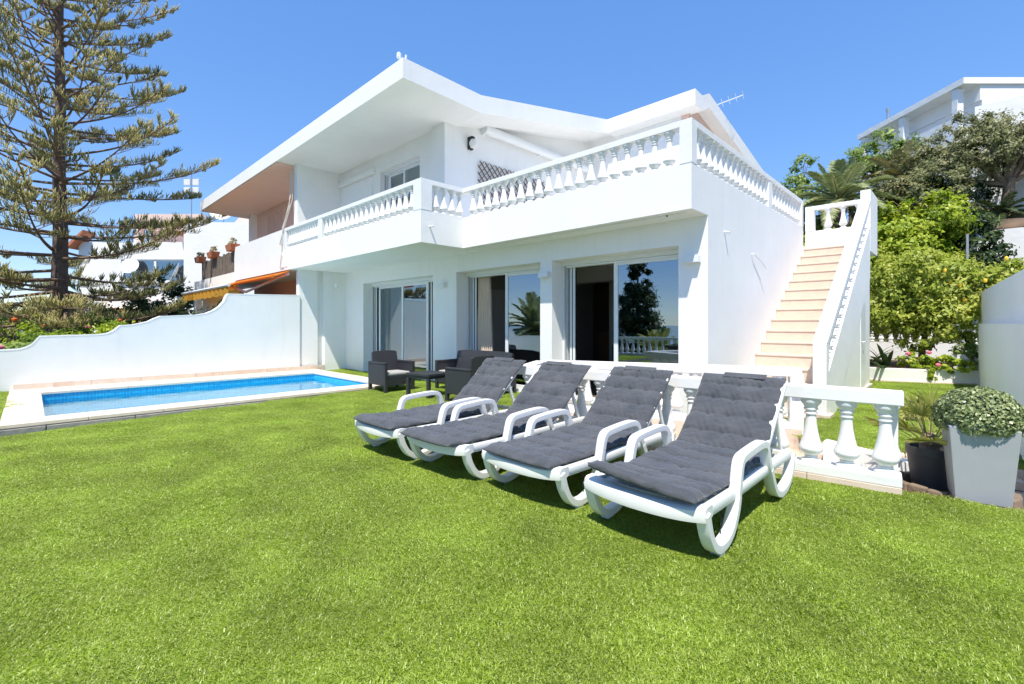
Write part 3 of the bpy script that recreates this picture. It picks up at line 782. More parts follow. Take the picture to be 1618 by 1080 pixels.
simple('wardrobe', 'room_dark', 'tall black cupboard at the back of the living room', 'cupboard',
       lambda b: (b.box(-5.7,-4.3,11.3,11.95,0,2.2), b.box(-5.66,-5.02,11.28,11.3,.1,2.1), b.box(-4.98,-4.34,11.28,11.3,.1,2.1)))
et = empty('dining_table', (-3.9,8.2,0)); tag(et, 'glass-topped dining table just inside the right-hand sliding door', 'table')
part('table_top', 'glassware', lambda b: b.box(-.7,.7,-.45,.45,.72,.75), parent=et)
for sx in (-.6,.6):
    for sy in (-.38,.38): part('leg', 'door_white', lambda b: b.box(sx-.03,sx+.03,sy-.03,sy+.03,0,.72), parent=et)
for i, (dx, dy) in enumerate(((-.4,-.2),(-.2,-.25),(.05,-.22),(.25,-.28),(.42,-.15))):
    o = simple('drinking_glass', 'glassware', 'clear drinking glass set out on the glass-topped dining table', 'glass',
           lambda b: b.lathe([(.03,0),(.035,.12),(.033,.12),(.028,.01)], 10, (-3.9+dx, 8.2+dy, .751)), smooth=True)
    o['group'] = 'glasses on the dining table'

# ---- outside stair
stair = part('staircase', 'stucco', lambda b: b.prism([(7.45,-.2)]+[(11.62,-.2),(11.62,2.70),(11.3,2.52),(7.45,.0)], 'x', -2.495, -1.56))
for j in range(-3, 13):
    z = .62+.19*j; v = 8.03+.293*j
    v1 = v+.34 if j < 12 else 12.5
    part('tread', 'beige_stone', lambda b: b.box(-2.497,-1.555,v-.012,v1,z-.03,z), parent=stair, bevel=.006)
    part('riser', 'beige_stone', lambda b: b.box(-2.497,-1.555,v,v+.06,z-.19,z-.032), parent=stair)
def railz(v): return 1.04 + .677*(v-7.65)
stg = part('stair_rail', 'white_rail', lambda b: b.prism([(7.65,railz(7.65)-.02),(7.65,railz(7.65)),(11.70,railz(11.70)),(11.70,railz(11.70)-.11),(7.81,railz(7.81)-.11)], 'x', -1.56, -1.385), bevel=.006)
part('stringer', 'stucco', lambda b: b.prism([(7.80,-.1),(8.20,-.1),(11.70,2.20),(11.70,railz(11.7)-.52),(7.80,railz(7.80)-.52)], 'x', -1.55, -1.39))
part('newel_post', 'white_rail', lambda b: b.box(-1.555,-1.388,7.645,7.80,-.1,railz(7.65)-.015), bevel=.006)
for i in range(16):
    v = 7.97+.232*i; put_bal(BAL_ST, (-1.47, v, railz(v)-.53), stg)
part('stair_landing', 'stucco', lambda b: (b.box(-2.497,-1.555,12.502,12.70,2.75,2.9), b.box(-2.497,-1.555,11.65,12.5,2.72,2.84)))
part('landing_parapet', 'stucco', lambda b: b.box(-1.55,-1.385,11.702,12.70,2.755,3.99))
lb = part('landing_balustrade', 'white_rail', lambda b: (b.box(-2.70,-1.55,12.55,12.70,3.91,4.0), b.box(-2.70,-1.55,12.56,12.69,2.9,3.43), b.box(-2.70,-2.52,12.55,12.70,3.43,3.91)), bevel=.006)
for x in (-2.26,-1.98,-1.70): put_bal(BAL_UP, (x,12.62,3.42), lb)
part('under_stair_wall', 'stucco', lambda b: b.prism([(8.3,-.2),(12.3,-.2),(12.3,2.74),(11.72,2.74),(11.72,2.25),(8.3,.05)], 'x', -1.75, -1.47))
sd = part('store_door', 'alu_white', lambda b: b.box(-1.468,-1.452,11.05,11.60,.02,1.72), bevel=.004)
part('door_handle', 'steel', lambda b: (b.tube([(-1.45,11.15,.95),(-1.40,11.15,.95),(-1.40,11.27,.95)], .009, 6),), parent=sd, smooth=True)
part('wall_foot_trim', 'skirt_stone', lambda b: (b.box(-1.48,-1.42,8.4,12.3,-.05,.05), b.box(-1.60,-1.34,7.60,7.90,-.05,.04)))

# ------------------------------------------------------------ attached neighbour
nb = empty('neighbour_house', (-17,6,0)); tag(nb, 'attached neighbouring house with pink walls under the same white roof edge', 'house')
def npart(name, m, fn, **k):
    b = MB(); fn(b); b.v = [(x+17, y-6, z) for x, y, z in b.v]; return b.build(name, m, k.pop('parent', nb), **k)
npart('roof', 'stucco', lambda b: b.prism([(4.61,5.674),(6.48,5.644),(12.06,6.80),(17,5.75),(17,6.12),(12.06,7.16),(6.48,6.01),(4.61,6.03)], 'x', -21.35, -13.224))
npart('soffit', 'pink', lambda b: b.prism([(4.64,5.668),(6.6,5.640),(6.6,5.62),(4.64,5.648)], 'x', -21.3, -13.345))
npart('upper_wall', 'pink', lambda b: (b.box(-20.3,-13.345,6.30,6.5,2.95,5.63), b.box(-20.3,-20.1,6.5,14,2.95,6.3)))
npart('corner_column', 'stucco', lambda b: b.box(-20.62,-20.3,6.1,6.5,2.95,5.63))
npart('balcony_parapet', 'stucco', lambda b: b.box(-17.95,-13.405,4.86,5.0,ZS,3.90))
npart('balcony_floor', 'stucco', lambda b: b.box(-22.9,-13.405,5.0,6.3,ZS,2.95))
npart('lower_parapet', 'stucco', lambda b: b.box(-22.9,-17.955,4.90,5.0,2.45,3.08))
npart('lower_wall', 'pink_deep', lambda b: (b.box(-20.3,-13.11,6.2,6.4,-.3,ZS),))
npart('lower_front', 'stucco', lambda b: (b.box(-22.9,-17.9,5.0,5.15,-.3,2.45),))
npart('back_block', 'stucco', lambda b: b.box(-20.1,-13.3,6.55,14,-.3,2.95))
npart('corner_pillar', 'stucco', lambda b: b.box(-23.3,-22.9,4.8,5.2,-.3,3.05))
wsh = npart('shuttered_window', 'pink', lambda b: b.box(-19.0,-17.3,6.26,6.30,4.35,5.42))
for k in range(2):
    x0 = -18.95+.82*k
    for i in range(17): npart('shutter_slat', 'pink', lambda b: b.box(x0, x0+.74, 6.225, 6.26, 4.40+.058*i, 4.44+.058*i), parent=wsh).location = (0,0,0)
npart('vent_grille', 'alu_grey', lambda b: [b.box(-19.6,-18.0,4.96,5.0,1.62+.09*i,1.66+.09*i) for i in range(6)] and None)
fence = empty('bamboo_screen', (-20.2,4.95,3.08)); tag(fence, 'weathered brown wooden screen along the neighbour balcony', 'fence')
rg = random.Random(4)
for i in range(26):
    x = -2.35+.185*i; MB().box(x, x+.165, -.03+rg.uniform(-.008,.008), .01, 0, .74+rg.uniform(-.05,.03)).build('plank', 'wood_fence', fence)
for i, (x, lab) in enumerate(((-22.55,'terracotta trough at the outer end of the wooden balcony screen'),(-20.6,'terracotta trough midway along the wooden balcony screen'),(-18.15,'terracotta trough on the wooden screen next to the white parapet'))):
    e = empty('flower_trough', (x,4.86,3.80)); tag(e, lab, 'flowerpot', 'terracotta troughs on the balcony screen')
    part('pot', 'terracotta', lambda b: b.add([(-.28,-.12,0),(.28,-.12,0),(.28,.12,0),(-.28,.12,0),(-.34,-.15,.22),(.34,-.15,.22),(.34,.15,.22),(-.34,.15,.22)], [(0,3,2,1),(4,5,6,7),(0,1,5,4),(1,2,6,5),(2,3,7,6),(3,0,4,7)]), parent=e, bevel=.01)
    foliage('plant', 'leaf_dry', e, [(0,0,.3,.28,.12,.16)], 260, .09, 60+i, clumps=14, aspect=.25)
ya = empty('awning', (-19.45,4.9,2.7)); tag(ya, 'yellow awning pulled out over the neighbour patio', 'awning')
part('canopy', 'awning_y', lambda b: b.add([(-3.1,0,.0),(3.1,0,.0),(3.1,-.62,-.22),(-3.1,-.62,-.22),(-3.1,0,.02),(3.1,0,.02),(3.1,-.62,-.20),(-3.1,-.62,-.20)], [(0,3,2,1),(4,5,6,7),(0,1,5,4),(1,2,6,5),(2,3,7,6),(3,0,4,7)]), parent=ya)
part('front_bar', 'alu_white', lambda b: b.tube([(-3.15,-.64,-.21),(3.15,-.64,-.21)], .05, 8), parent=ya, smooth=True)
vb = MB(); n = 60
for i in range(n+1):
    x = lerp(-3.1,3.1,i/n); o = .012*math.sin(i*1.3); vb.v += [(x,-.645+o,-.25),(x,-.645+2*o,-.52+.02*math.sin(i*.9))]
vb.f = [(2*i,2*i+1,2*i+3,2*i+2) for i in range(n)]
vb.build('valance', 'awning_y', ya, smooth=True)
oa = empty('awning', (-15.6,4.9,2.7)); tag(oa, 'orange folded awning with jointed arms under the white balcony parapet', 'awning')
part('canopy', 'awning_o', lambda b: b.add([(-2.1,0,.02),(2.45,0,.02),(2.45,-.42,-.16),(-2.1,-.42,-.16),(-2.1,0,.04),(2.45,0,.04),(2.45,-.42,-.14),(-2.1,-.42,-.14)], [(0,3,2,1),(4,5,6,7),(0,1,5,4),(1,2,6,5),(2,3,7,6),(3,0,4,7)]), parent=oa)
part('front_bar', 'awning_o', lambda b: b.tube([(-2.1,-.43,-.15),(2.45,-.43,-.15)], .04, 8), parent=oa, smooth=True)
part('arm', 'pink', lambda b: b.tube([(2.4,-.02,-.05),(-.4,-.25,-.42),(-1.4,-.40,-.20)], .04, 8), parent=oa, smooth=True)
lp = empty('pendant_lamp', (-14.6,5.7,ZS)); tag(lp, 'rust pendant lamp on a long rod under the neighbour balcony', 'lamp')
part('rod', 'terracotta', lambda b: b.tube([(0,0,0),(0,0,-.6)], .02, 6), parent=lp); part('shade', 'terracotta', lambda b: b.lathe([(.03,-.55),(.22,-.72),(.20,-.72),(.03,-.58)], 14), parent=lp, smooth=True)

# ------------------------------------------------------------ boundary wall with curved steps
bw = empty('boundary_wall', (-12.95,2,0)); tag(bw, 'white garden wall with curved stepped top beside the pool', 'wall')
TOP = [(5.05,2.05),(3.93,2.02),(3.36,2.01),(3.33,1.97),(3.28,1.83),(3.18,1.70),(3.05,1.60),(2.90,1.53),(2.70,1.49),(2.02,1.45),(1.92,1.40),(1.80,1.33),(1.66,1.29),(1.52,1.26),(1.33,1.245),(1.29,1.20),(1.22,1.13),(1.12,1.08),(1.0,1.06),(.5,1.05),(.13,1.04),(.10,.99),(.04,.90),(-.04,.84),(-.14,.80),(-.4,.79),(-1.7,.77),(-1.75,.7),(-1.9,.6),(-2.1,.56),(-3.6,.55)]
part('wall', 'stucco', lambda b: b.prism([(y-2, z) for y, z in TOP]+[(-5.6,-3.3),(3.05,-3.3)], 'x', -.09, .09), parent=bw)
cb = MB()
P = [(y-2, z) for y, z in TOP]; nrm = []
for i in range(len(P)):
    a = Vector(P[max(0,i-1)]); c = Vector(P[min(len(P)-1,i+1)]); d = (c-a).normalized(); nrm.append(Vector((d.y,-d.x)) if d.x > 0 else Vector((-d.y, d.x)) * 1)
for i, p in enumerate(P):
    n_ = nrm[i]; n_ = n_ if n_.y >= 0 else -n_
    q = Vector(p)+n_*.022; r_ = Vector(p)-n_*.004
    cb.v += [(-.094,r_.x,r_.y),(.094,r_.x,r_.y),(.094,q.x,q.y),(-.094,q.x,q.y)]
cb.f = [(4*i+k, 4*i+(k+1)%4, 4*i+4+(k+1)%4, 4*i+4+k) for i in range(len(P)-1) for k in range(4)] + [(0,1,2,3),(4*len(P)-4,4*len(P)-3,4*len(P)-2,4*len(P)-1)]
cb.build('coping_edge', 'stucco', bw)
v = -.22; rg = random.Random(2)
while v < 5.6:
    L = rg.choice((.55,.8,1.0)); L = min(L, 5.72-v)
    part('skirting_stone', rg.choice(('skirt_stone','skirt_stone_pale','skirt_stone_pale')), lambda b: b.box(.09,.107+rg.uniform(0,.004),v-2,v-2+L-.006,.03,.155), parent=bw, bevel=.003); v += L

# ------------------------------------------------------------ pool
pool = empty('swimming_pool', (-10.5,2.6,0)); tag(pool, 'rectangular swimming pool lined with blue mosaic and edged in cream stone', 'swimming pool')
PU0, PU1, PV0, PV1 = -12.12, -8.93, .12, 5.12
def basin():
    b = MB(); z0, z1 = -1.25, .0
    x0, x1, y0, y1 = PU0+10.5, PU1+10.5, PV0-2.6, PV1-2.6
    b.add([(x0,y0,z0),(x1,y0,z0),(x1,y1,z0),(x0,y1,z0),(x0,y0,z1),(x1,y0,z1),(x1,y1,z1),(x0,y1,z1)],
          [(0,1,2,3),(0,4,5,1),(1,5,6,2),(2,6,7,3),(3,7,4,0)])
    o = b.build('basin', 'mosaic', pool); me = o.data
    me.materials.append(MATS['mosaic_sunlit'])
    uv = me.uv_layers.new(name='UVMap')
    for p in me.polygons:
        if abs(p.normal.z) > .5: p.material_index = 1
        for li in p.loop_indices:
            c = me.vertices[me.loops[li].vertex_index].co; n = p.normal
            uv.data[li].uv = (c.x, c.y) if abs(n.z) > .5 else ((c.y, c.z) if abs(n.x) > .5 else (c.x, c.z))
basin()
part('entry_step', 'coping', lambda b: b.box(PU1+10.5-.9, PU1+10.5, PV0-2.6, PV0-2.6+.85, -1.25, -.28), parent=pool, bevel=.02)
def slabs(x0, x1, y0, y1, n, ax):
    for i in range(n):
        if ax == 'y': a, c = lerp(y0,y1,i/n)+.002, lerp(y0,y1,(i+1)/n)-.002; bx = (x0,x1,a,c)
        else: a, c = lerp(x0,x1,i/n)+.002, lerp(x0,x1,(i+1)/n)-.002; bx = (a,c,y0,y1)
        part('coping_slab', 'coping', lambda b: b.box(bx[0]+10.5,bx[1]+10.5,bx[2]-2.6,bx[3]-2.6,.0,.05), parent=pool, bevel=.008)
slabs(PU1-.02, -8.50, -.27, 5.50, 7, 'y'); slabs(-12.858, PU0+.02, -.27, 5.50, 7, 'y')
slabs(PU0+.022, PU1-.022, -.27, PV0+.02, 4, 'x'); slabs(PU0+.022, PU1-.022, PV1-.02, 5.50, 4, 'x')
part('pool_shell_edge', 'grey_stone', lambda b: (b.box(1.95,1.98,-2.85,2.85,-.3,-.002), b.box(-2.3,1.95,-2.86,-2.83,-.3,-.002)), parent=pool)
wb = MB(); nx_, ny_ = 40, 60
wb.add([(PU0+.001,PV0+.001,-.09),(PU1-.001,PV0+.001,-.09),(PU1-.001,PV1-.001,-.09),(PU0+.001,PV1-.001,-.09)], [(0,1,2,3)])
tag(wb.build('water', 'water'), kind='structure')
es = empty('stone_edging', (-8.5,-1.8,0)); tag(es, 'low dark stone edging below the pool coping and side lawn', 'edging')
rg = random.Random(8); v = -3.4
while v < 4.2:
    L = rg.choice((.5,.75,.9)); 
    top = .02 if v+L < -.2 else -.005
    part('edging_stone', 'grey_stone', lambda b: b.box(-.01, .03+rg.uniform(0,.01), v+1.8, v+1.8+L-.01, -.3, top-.005), parent=es, bevel=.006); v += L

# ------------------------------------------------------------ garden balustrades
def garden_balustrade(name, p, q, n, label, zb=0.0, group=None, first=.13, last=.09, plinth='white_rail', H=.777):
    p, q = Vector(p), Vector(q); d = q-p; L = d.length; rz = math.atan2(d.y, d.x)
    e = empty(name, (p.x, p.y, zb), rz); tag(e, label, 'balustrade', group)
    part('plinth', 'white_rail', lambda b: b.box(0, L, -.10, .10, .055, .13), parent=e, bevel=.008)
    k = max(2, int(L/.6))
    for i in range(k): part('plinth_tile', 'beige_stone', lambda b: b.box(L*i/k+.002, L*(i+1)/k-.002, -.107, .107, -.25, .054), parent=e, bevel=.003)
    part('rail', 'white_rail', lambda b: b.box(-.01, L+.01, -.085, .085, H-.105, H), parent=e, bevel=.008)
    for i in range(n):
        t = lerp(first/L, 1-last/L, i/(n-1)); put_bal(BAL_GD, (t*L, 0, .125), e)
    return e
g1 = garden_balustrade('garden_balustrade', (-4.02,4.30), (-.36,4.68), 15, 'white balustrade standing right behind the sun loungers', first=.12, last=.10)
part('end_pier', 'white_rail', lambda b: b.box(3.59,3.66,.10,.34,-.2,.70), parent=g1, bevel=.008)
put_bal(BAL_GD, (3.60,.22,.10), g1)
g2 = garden_balustrade('garden_balustrade', (-4.36,5.16), (-1.42,6.36), 13, 'white balustrade across the sunken path, ending at the foot of the stair', first=.15, last=.22)
part('end_pier', 'white_rail', lambda b: b.box(3.06,3.20,-.09,.09,-.2,.70), parent=g2, bevel=.008)
part('pier_light', 'plastic', lambda b: b.box(3.08,3.17,-.14,-.092,.48,.60), parent=g2, bevel=.008)
g3 = garden_balustrade('garden_balustrade', (-4.02,4.44), (-4.32,5.04), 3, 'short white balustrade closing the end of the sunken path beside the sofa', first=.14, last=.14)
g4 = garden_balustrade('garden_balustrade', (-12.8,-3.48), (2.9,-3.48), 62, 'long white balustrade along the lawn edge facing the house', first=.14, last=.14)
lw = simple('low_wall', 'stucco', 'low sloping white stair wall in the sunken path', 'wall', lambda b: b.prism([(-1.05,-.17),(-.05,-.17),(-.05,-.02),(-1.05,.10)], 'y', 5.62, 5.78))
rw = simple('retaining_wall', 'stucco', 'white retaining wall carrying the lawn edge balustrade', 'wall', lambda b: (b.box(-12.85,3.2,-3.62,-3.36,-3.4,-.26), b.box(3.0,3.2,-3.36,4.9,-3.4,.0)))

# ------------------------------------------------------------ sun loungers
FRONT = [(.045,.285),(.06,.24),(.085,.17),(.13,.10),(.19,.055),(.26,.04),(.34,.048),(.41,.08),(.46,.13),(.50,.19),(.525,.26)]
ARM = [(.525,.26),(.542,.32),(.560,.385),(.580,.435),(.615,.462),(.68,.471),(.78,.477),(.90,.482),(1.00,.481),(1.06,.468),(1.095,.435),(1.115,.385),(1.14,.325),(1.17,.275)]
REAR = [(1.17,.275),(1.205,.21),(1.25,.14),(1.31,.08),(1.39,.047),(1.48,.04),(1.58,.055),(1.66,.095),(1.72,.155),(1.75,.21),(1.765,.27)]
def dense(pts, k=3):
    out = []
    n = len(pts)
    for i in range(n-1):
        p0, p1, p2, p3 = (Vector(pts[max(0,i-1)]), Vector(pts[i]), Vector(pts[i+1]), Vector(pts[min(n-1,i+2)]))
        for j in range(k):
            t = j/k; out.append(tuple(.5*((2*p1)+(-p0+p2)*t+(2*p0-5*p1+4*p2-p3)*t*t+(-p0+3*p1-3*p2+p3)*t**3)))
    out.append(tuple(pts[-1])); return out
BA = (1.26,.315); BT = (1.83,.80)                      # backrest hinge and top
def lounger():
    e = empty('sun_lounger')
    # seat frame: bowed foot rail, two side rails, ribbed seat
    b = MB(); n = 24
    for i in range(n+1):
        x = lerp(-.385,.385,i/n); s = abs(x)/.385; bow = .035*(s**2); dz = .012*s**4
        for (y, z) in ((-.012,.235),(-.018,.262),(-.012,.298),(.01,.312),(.075,.312),(.085,.30),(.085,.25),(.05,.235)):
            b.v.append((x, y+bow, z+dz-.018*(1-s*s)*(.5 if z > .3 else .6)))
    b.f = [(i*8+k, i*8+(k+1)%8, i*8+8+(k+1)%8, i*8+8+k) for i in range(n) for k in range(8)] + [tuple(range(7,-1,-1)), tuple(n*8+k for k in range(8))]
    b.build('foot_rail', 'plastic', e, smooth=True)
    for s in (-1,1):
        b = MB(); b.sweep(dense([(.05,.283),(.5,.272),(.9,.272),(1.3,.272),(1.765,.27)],6), .05, .062, s*.352); b.build('side_rail', 'plastic', e, smooth=True)
        b = MB(); b.sweep(dense(FRONT), .070, .050, s*.362); b.build('front_leg', 'plastic', e, smooth=True)
        b = MB(); b.sweep(dense(ARM), .066, .050, s*.362); b.build('armrest', 'plastic', e, smooth=True)
        b = MB(); b.sweep(dense(REAR), .070, .050, s*.362); b.build('rear_leg', 'plastic', e, smooth=True)
        for y in (.25,1.47):
            MB().box(s*.362-.03, s*.362+.03, y-.035, y+.035, -.005, .04).build('foot', 'plastic', e, bevel=.006)
        MB().bar((s*.30,1.60,.60),(s*.30,1.73,.285),.022,.034).build('prop', 'plastic', e, bevel=.004)
    for i in range(9):
        y = .14+.13*i; MB().box(-.33,.33,y,y+.095,.266,.290).build('slat', 'plastic', e, bevel=.006)
    MB().box(-.33,.33,1.70,1.76,.25,.29).build('rear_rail', 'plastic', e, bevel=.006)
    d = Vector((0, BT[0]-BA[0], BT[1]-BA[1])); nn = Vector((0,-d.z,d.y)).normalized()
    for s in (-1,1): MB().bar((s*.298,BA[0],BA[1]-.02),(s*.298,BT[0],BT[1]),.045,.035,up=nn).build('back_stile', 'plastic', e, bevel=.006)
    for i in range(6):
        t = .08+.165*i; p = Vector((0,BA[0],BA[1]-.02)) + d*t
        MB().bar(p+Vector((-.29,0,0)), p+Vector((.29,0,0)), .085, .022, up=nn).build('back_slat', 'plastic', e, bevel=.005)
    return e

def cushion(seed, lift, jx=0.0):
    """quilted pad lying on the seat and bent up the backrest"""
    rg = random.Random(seed); wdt = .328; nu, ns = 64, 230
    Ls = 1.30; Lb = .80; off = -.03
    path = []
    for i in range(ns+1):
        s = (Ls+Lb)*i/ns
        if s < Ls-.10: y = off+s; z = .318; ny, nz = 0, 1
        else:
            a = math.atan2(BT[1]-BA[1], BT[0]-BA[0]); t = min(1, (s-(Ls-.10))/.20)
            f = t*t*(3-2*t)
            ang = a*f
            y = path[-1][0] + math.cos(ang)*(Ls+Lb)/ns; z = path[-1][1] + math.sin(ang)*(Ls+Lb)/ns; ny, nz = -math.sin(ang), math.cos(ang)
        path.append((y, z, ny, nz, s))
    rows = [0.0,.20,.42,.64,.86,1.07,1.26,1.44,1.62,1.80,1.96,2.10]
    def puff(s, x):
        k = max(i for i in range(len(rows)) if rows[i] <= s+1e-9); k = min(k, len(rows)-2)
        ts = (s-rows[k])/(rows[k+1]-rows[k]); tx = ((x+wdt)/(wdt/2)) % 1.0
        a = (4*ts*(1-ts)); c = (4*tx*(1-tx))
        ds = min(ts,1-ts)*(rows[k+1]-rows[k]); dx = min(tx,1-tx)*wdt/2
        h = .014 + .029*(max(a,0)**.22)*(.80+.20*max(c,0)**.30)
        h -= .020*math.exp(-((ds/.032)**2+(dx/.042)**2)**.7)             # button pulls
        h += .006*math.exp(-(dx/.07)**2)*math.sin(tx*6.28*3+s*70)*math.exp(-(ds/.08)**2)   # radiating gathers
        w = abs(x)/wdt; h *= (1-max(0,(w-.80)/.20)**2.4*.62)
        e2 = min(s, Ls+Lb-s); h *= min(1, (e2/.05+.15))**.6 if e2 < .05 else 1
        h += .009*noise.noise((x*5+seed*3, s*5, seed)) + .004*noise.noise((x*14, s*11, seed*7+2)) + .0045*noise.noise((x*9+s*6, s*24-x*8, seed)) + .003*noise.noise((x*10-s*9, s*28+x*10, seed+5))
        return max(h, .004)
    V = []; top = {}; bot = {}
    for i, (y, z, ny, nz, s) in enumerate(path):
        for j in range(nu+1):
            x = lerp(-wdt, wdt, j/nu)
            scallop = .004*math.sin(s*11+seed)*(abs(x)/wdt)**3
            xx = x*(1+.02*math.sin(s*9+seed*2)) + math.copysign(scallop, x) + jx*(s-.6)
            lf = lift*max(0, 1-s/.45)**1.6*(.35+.65*(1-(x+wdt)/(2*wdt)))
            sag = -.012*(1-(x/wdt)**2)*math.sin(min(1,s/1.2)*math.pi)
            h = puff(s, x)
            top[i,j] = len(V); V.append((xx, y+ny*(h+.004), z+nz*(h+.004)+lf+sag))
        for j in range(nu+1):
            x = lerp(-wdt, wdt, j/nu); xx = x*(1+.02*math.sin(s*9+seed*2)) + jx*(s-.6)
            lf = lift*max(0, 1-s/.45)**1.6*(.35+.65*(1-(x+wdt)/(2*wdt)))
            sag = -.012*(1-(x/wdt)**2)*math.sin(min(1,s/1.2)*math.pi)
            w = abs(x)/wdt
            bot[i,j] = len(V); V.append((xx, y-ny*.012*(1-w**4), z-nz*.012*(1-w**4)+lf*.85+sag))
    F = []
    for i in range(ns):
        for j in range(nu):
            F.append((top[i,j],top[i,j+1],top[i+1,j+1],top[i+1,j])); F.append((bot[i,j],bot[i+1,j],bot[i+1,j+1],bot[i,j+1]))
        F.append((top[i,0],top[i+1,0],bot[i+1,0],bot[i,0])); F.append((top[i,nu],bot[i,nu],bot[i+1,nu],top[i+1,nu]))
    for j in range(nu):
        F.append((top[0,j],bot[0,j],bot[0,j+1],top[0,j+1])); F.append((top[ns,j],top[ns,j+1],bot[ns,j+1],bot[ns,j]))
    me = bpy.data.meshes.new('lounger_cushion'); me.from_pydata(V, [], F); me.update()
    me.polygons.foreach_set('use_smooth', [True]*len(me.polygons))
    return me
L0 = lounger()
spots = [(-1.37,2.45,0.0,.11,'white plastic sun lounger with lifted cushion corner, at the stair end of the row','grey quilted cushion with its foot corner curled up off the lounger'),
         (-2.345,2.455,.01,.020,'white plastic sun lounger next to the end one with the curled cushion','grey quilted cushion lying flat on the lounger next to the curled one'),
         (-3.25,2.375,.03,.012,'white plastic sun lounger second from the sofa, its cushion slipped over the foot rail','grey quilted cushion slipped askew over the foot rail of its lounger'),
         (-4.13,2.32,.03,.022,'white plastic sun lounger at the sofa end of the row','grey quilted cushion on the lounger nearest the dark sofa')]
for i, (u, v, rz, lift, lab, lab2) in enumerate(spots):
    o = L0 if i == 0 else copy_tree(L0)
    o.location = (u, v, lawn_z(u, v+.9)); o.rotation_euler = (0,0,rz); tag(o, lab, 'sun lounger', 'sun loungers in a row')
    c = link('lounger_cushion', cushion(i+1, lift, (-.02,0,.05,.0)[i]), 'cloth'); c.location = (u, v - (.05 if i == 2 else 0), lawn_z(u, v+.9)); c.rotation_euler = (0,0,rz)
    tag(c, lab2, 'cushion', 'lounger cushions')
    for (p, q, r_) in (((.33,.30,.29),(.35,.34,.24),(.352,.33,.12)), ((-.33,.30,.29),(-.36,.33,.25),(-.36,.34,.14))):
        MB().tube([p,q,r_], .005, 5).build('tie_tape', 'black', c)
    a = MB(); a.add([(-.17,1.80,.833),(.17,1.80,.833),(.17,1.845,.865),(-.17,1.845,.865),(-.17,1.80,.838),(.17,1.80,.838),(.17,1.845,.870),(-.17,1.845,.870)], [(0,3,2,1),(4,5,6,7),(0,1,5,4),(1,2,6,5),(2,3,7,6),(3,0,4,7)])
    a.build('head_flap', 'cloth', c)

# ------------------------------------------------------------ rattan lounge set
def arm_seat(name, w, loc, rz, label, cat, group=None, cush=None):
    e = empty(name, loc, rz); tag(e, label, cat, group); h = w/2; d = .31
    for s in (-1,1):
        x0, x1 = (s*h, s*(h-.06)) if s < 0 else (s*(h-.06), s*h)
        b = MB(); b.box(x0, x1, -d+.05, d-.05, .13, .53); b.build('side_panel', 'rattan', e, bevel=.008)
        b = MB(); b.box(min(x0,x1)-.008, max(x0,x1)+.008, -d, d, .53, .57); b.build('armrest', 'rattan', e, bevel=.012)
        for yy in (-d, d-.055): MB().box(x0, x1, yy, yy+.055, 0, .53).build('leg', 'rattan', e, bevel=.006)
    b = MB(); n = 16
    for i in range(n+1):
        x = lerp(-h+.06, h-.06, i/n); s = abs(x)/(h-.06); top = .765-.03*s**6
        for (y, z) in ((d-.13,.28),(d-.12,.40),(d-.09,.60),(d-.055,top),(d-.015,top),(d-.03,.60),(d-.05,.40),(d-.05,.14)): b.v.append((x, y, z))
    b.f = [(i*8+k, i*8+(k+1)%8, i*8+8+(k+1)%8, i*8+8+k) for i in range(n) for k in range(8)] + [tuple(range(7,-1,-1)), tuple(n*8+k for k in range(8))]
    b.build('backrest', 'rattan', e, smooth=True)
    MB().box(-h+.062, h-.062, -d+.02, d-.135, .24, .31).build('seat', 'rattan', e, bevel=.008)
    MB().box(-h+.062, h-.062, -d+.01, -d+.05, .13, .238).build('front_apron', 'rattan', e, bevel=.006)
    return e
def seat_pad(w, loc, rz, label, n=1):
    c = MB()
    for k in range(n):
        x0 = -w/2+.075+(w-.15)*k/n; x1 = -w/2+.075+(w-.15)*(k+1)/n-.01
        c.box(x0, x1, -.285, .165, .312, .375)
    o = c.build('seat_cushion', 'cushion_pale', None, bevel=.022); o.location = loc; o.rotation_euler = (0,0,rz)
    return tag(o, label, 'cushion', 'pale seat cushions')
C1 = (-8.08,4.93,0.0)
arm_seat('armchair', .66, C1, R(90), 'dark rattan armchair beside the pool corner', 'armchair', 'rattan armchairs')
seat_pad(.66, C1, R(90), 'pale cushion on the rattan armchair by the pool')
C2 = (-6.0,5.20,0.0)
arm_seat('armchair', .66, C2, R(-88), 'dark rattan armchair facing the pool, close behind the end sun lounger', 'armchair', 'rattan armchairs')
seat_pad(.66, C2, R(-88), 'pale cushion on the rattan armchair behind the end lounger')
C3 = (-6.85,6.0,0.0)
arm_seat('sofa', 1.62, C3, R(3), 'dark rattan two-seat sofa against the house wall', 'sofa')
seat_pad(1.62, C3, R(3), 'pale cushions on the rattan sofa', 2)
e = empty('coffee_table', (-6.98,5.02,0), .12); tag(e, 'low dark rattan coffee table between the armchairs', 'table')
MB().box(-.30,.30,-.28,.28,.375,.42).build('table_top', 'rattan', e, bevel=.008)
MB().box(-.28,.28,-.26,.26,.33,.374).build('apron', 'rattan', e, bevel=.006)
for sx in (-.265,.265):
    for sy in (-.245,.245): MB().box(sx-.03,sx+.03,sy-.03,sy+.03,0,.329).build('leg', 'rattan', e, bevel=.006)

